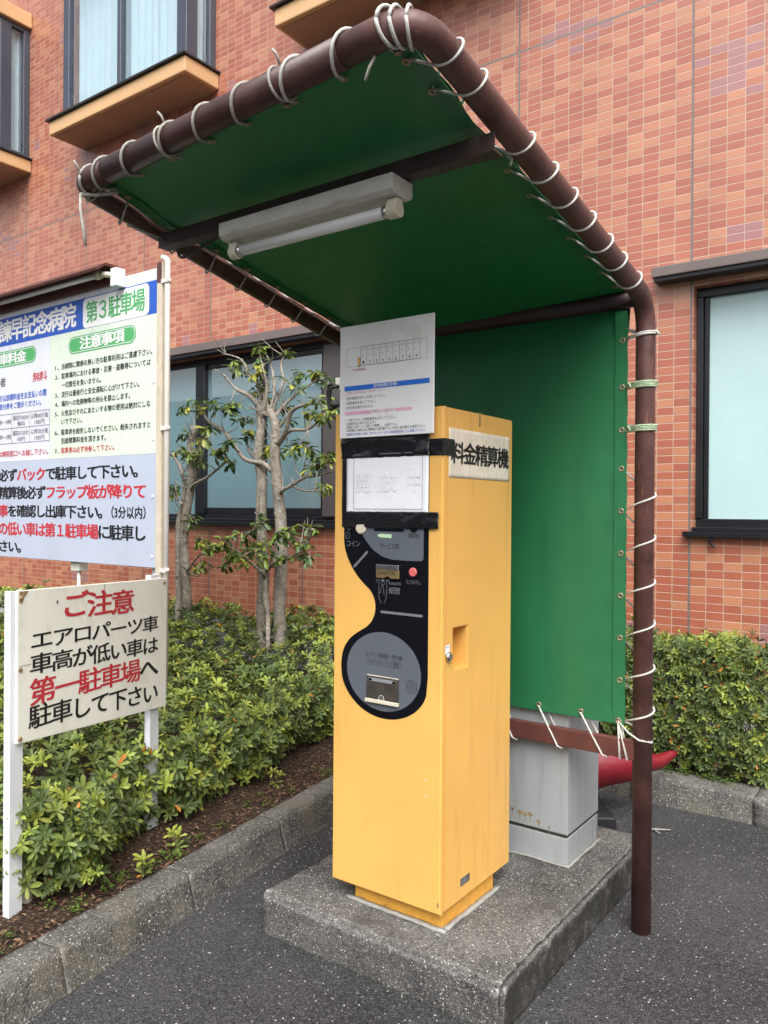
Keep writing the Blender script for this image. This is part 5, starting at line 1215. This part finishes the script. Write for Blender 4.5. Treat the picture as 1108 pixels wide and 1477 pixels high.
TB=[(0.0464,0.0278,[(-4.23,4.3,0.49),(-4.23,4.3,0.68),(-4.23,4.3,1.03),(-4.25,4.3,1.42),(-4.25,4.3,1.74),(-4.28,4.3,1.97),(-4.26,4.3,2.18),(-4.29,4.3,2.33)]),(0.0479,0.0309,[(-4.04,4.3,0.51),(-4.05,4.3,0.7),(-4.05,4.3,1.04),(-4.05,4.3,1.43),(-4.08,4.3,1.66),(-4.1,4.3,1.89),(-4.11,4.3,2.04),(-4.12,4.3,2.2),(-4.16,4.3,2.29)]),(0.0247,0.0155,[(-4.22,4.3,1.05),(-4.13,4.23,0.89),(-4.05,4.17,0.74),(-3.98,4.1,0.54)]),(0.0201,0.0093,[(-4.14,4.3,1.83),(-4.2,4.26,1.89),(-4.33,4.22,1.92),(-4.42,4.18,2.03),(-4.49,4.13,2.14),(-4.6,4.09,2.21),(-4.65,4.05,2.29)]),(0.0247,0.0077,[(-4.08,4.3,2.04),(-3.96,4.25,2.11),(-3.86,4.2,2.25),(-3.69,4.15,2.28),(-3.54,4.1,2.27)]),(0.0155,0.0062,[(-4.01,4.3,2.1),(-3.86,4.22,2.12),(-3.65,4.15,2.11),(-3.46,4.08,2.17),(-3.29,4.0,2.19)]),(0.0185,0.0062,[(-4.11,4.3,2.24),(-4.1,4.35,2.3),(-4.08,4.4,2.36),(-4.0,4.45,2.44),(-3.86,4.5,2.53)]),(0.0139,0.0062,[(-4.14,4.3,2.26),(-4.12,4.32,2.36),(-4.08,4.35,2.51),(-4.13,4.38,2.64),(-4.11,4.4,2.74)]),(0.0278,0.0077,[(-4.26,4.3,2.24),(-4.25,4.26,2.33),(-4.32,4.22,2.41),(-4.42,4.19,2.46),(-4.51,4.15,2.57)]),(0.0124,0.0046,[(-4.24,4.3,2.3),(-4.27,4.33,2.45),(-4.44,4.36,2.58),(-4.56,4.39,2.72),(-4.71,4.42,2.78),(-4.84,4.45,2.81)]),(0.0139,0.0046,[(-4.24,4.3,2.28),(-4.2,4.3,2.47),(-4.25,4.3,2.63),(-4.29,4.3,2.76)]),(0.0139,0.0062,[(-4.18,4.3,2.26),(-4.15,4.33,2.42),(-4.21,4.37,2.6),(-4.3,4.4,2.73)]),(0.0155,0.0062,[(-4.05,4.3,1.67),(-3.99,4.26,1.69),(-3.85,4.22,1.73),(-3.72,4.18,1.77),(-3.57,4.14,1.78),(-3.37,4.1,1.81)]),(0.0093,0.0046,[(-3.94,4.3,1.72),(-3.69,4.15,1.68),(-3.43,4.0,1.67)]),(0.0077,0.0046,[(-3.84,4.3,1.76),(-3.73,4.2,1.83),(-3.53,4.1,1.85)]),(0.0108,0.0046,[(-4.28,4.3,1.93),(-4.44,4.37,1.98),(-4.55,4.43,2.11),(-4.67,4.5,2.25)]),(0.0155,0.0062,[(-4.22,4.3,1.03),(-4.16,4.22,1.07),(-4.19,4.15,1.14),(-4.22,4.08,1.2),(-4.25,4.0,1.29)]),(0.0093,0.0046,[(-4.28,4.3,1.19),(-4.15,4.15,1.4),(-3.98,4.0,1.46)]),(0.0139,0.0062,[(-4.2,4.3,1.08),(-4.02,4.21,1.16),(-3.76,4.12,1.22),(-3.55,4.04,1.34),(-3.43,3.95,1.42)]),(0.0108,0.0046,[(-4.22,4.3,2.27),(-4.29,4.3,2.43),(-4.31,4.3,2.59)]),(0.0108,0.0046,[(-4.18,4.3,2.25),(-4.25,4.35,2.4),(-4.28,4.4,2.54)])]
TC=[(-4.29,4.3,2.77,0.031),(-4.11,4.4,2.75,0.034),(-4.52,4.3,2.62,0.062),(-4.64,4.4,2.73,0.039),(-4.29,4.3,2.52,0.054),(-4.31,4.3,2.68,0.039),(-3.92,4.5,2.56,0.054),(-3.82,4.5,2.52,0.046),(-3.52,4.1,2.29,0.054),(-3.38,4.0,2.17,0.054),(-3.49,4.0,2.17,0.039),(-4.41,4.1,2.31,0.062),(-4.65,4.05,2.33,0.062),(-4.49,4.05,2.31,0.062),(-4.57,4.4,2.25,0.054),(-4.61,4.1,2.16,0.039),(-3.68,4.1,2.01,0.054),(-3.94,4.3,1.98,0.046),(-3.61,4.1,1.98,0.039),(-3.5,4.1,1.88,0.039),(-3.57,4.1,1.84,0.039),(-3.37,4.0,1.7,0.034),(-3.4,4.1,1.93,0.023),(-3.29,4.0,2.19,0.023),(-4.27,4.0,1.35,0.054),(-4.25,4.0,1.26,0.07),(-3.98,4.0,1.46,0.062),(-4.08,4.0,1.37,0.046),(-4.14,4.0,1.18,0.062),(-4.29,4.0,1.17,0.062),(-3.9,4.0,1.22,0.062),(-4.0,4.0,1.26,0.062),(-3.76,4.0,1.22,0.054),(-3.64,4.0,1.24,0.054),(-3.55,4.0,1.3,0.054),(-3.52,4.0,1.41,0.046),(-3.5,4.0,1.23,0.039),(-3.7,4.0,1.35,0.046),(-3.93,4.1,1.31,0.039),(-4.24,4.3,2.02,0.039),(-4.12,4.4,2.3,0.039),(-4.0,4.4,2.56,0.034)]
UB=[(0.0421,0.0246,[(-5.27,4.45,0.44),(-5.28,4.45,0.7),(-5.28,4.45,0.97),(-5.32,4.45,1.23),(-5.28,4.45,1.49),(-5.23,4.45,1.72),(-5.22,4.45,1.93),(-5.24,4.45,2.1),(-5.17,4.45,2.24)]),(0.0351,0.014,[(-5.39,4.45,0.43),(-5.4,4.47,0.69),(-5.41,4.48,1.05),(-5.45,4.5,1.4),(-5.42,4.52,1.58),(-5.41,4.53,1.8),(-5.54,4.55,1.98)]),(0.0175,0.007,[(-5.22,4.45,1.7),(-5.12,4.4,1.75),(-4.92,4.35,1.8),(-4.72,4.3,1.87),(-4.57,4.25,1.92)]),(0.0105,0.0053,[(-5.28,4.45,1.0),(-5.17,4.4,1.06),(-5.01,4.35,1.16),(-4.85,4.3,1.2),(-4.7,4.25,1.25)]),(0.0105,0.0053,[(-5.34,4.45,1.58),(-5.51,4.5,1.67),(-5.63,4.55,1.76)]),(0.0105,0.0053,[(-5.24,4.45,1.93),(-5.19,4.5,2.04),(-5.17,4.55,2.13)]),(0.0105,0.0053,[(-5.21,4.45,1.72),(-5.1,4.4,1.82),(-4.99,4.35,1.92)]),(0.0088,0.0035,[(-5.23,4.45,1.0),(-5.01,4.35,1.0),(-4.87,4.25,1.1)]),(0.0123,0.0053,[(-5.31,4.45,1.79),(-5.37,4.45,1.9),(-5.48,4.45,2.03)])]
UC=[(-5.24,4.45,2.38,0.061),(-4.94,4.35,2.08,0.061),(-4.71,4.25,2.0,0.061),(-4.99,4.35,1.98,0.061),(-4.62,4.25,2.0,0.044),(-5.18,4.45,2.03,0.044),(-5.51,4.55,1.76,0.053),(-5.6,4.55,1.67,0.044),(-5.09,4.35,1.48,0.044),(-5.28,4.45,1.44,0.044),(-4.8,4.25,1.24,0.026),(-4.7,4.25,1.27,0.032),(-5.54,4.55,2.05,0.026),(-4.89,4.25,1.07,0.021),(-4.54,4.25,1.92,0.026),(-5.26,4.45,2.18,0.035)]
tree('pruned_tree', 'pruned twin-trunk evergreen tree with sparse leaves before the left window', (-4.14, 4.3, .15), TB, TC, .078)
tree('pruned_tree', 'slimmer pruned tree close to the big sign post, left of the twin-trunk tree', (-5.28, 4.45, .15), UB, UC, .078)
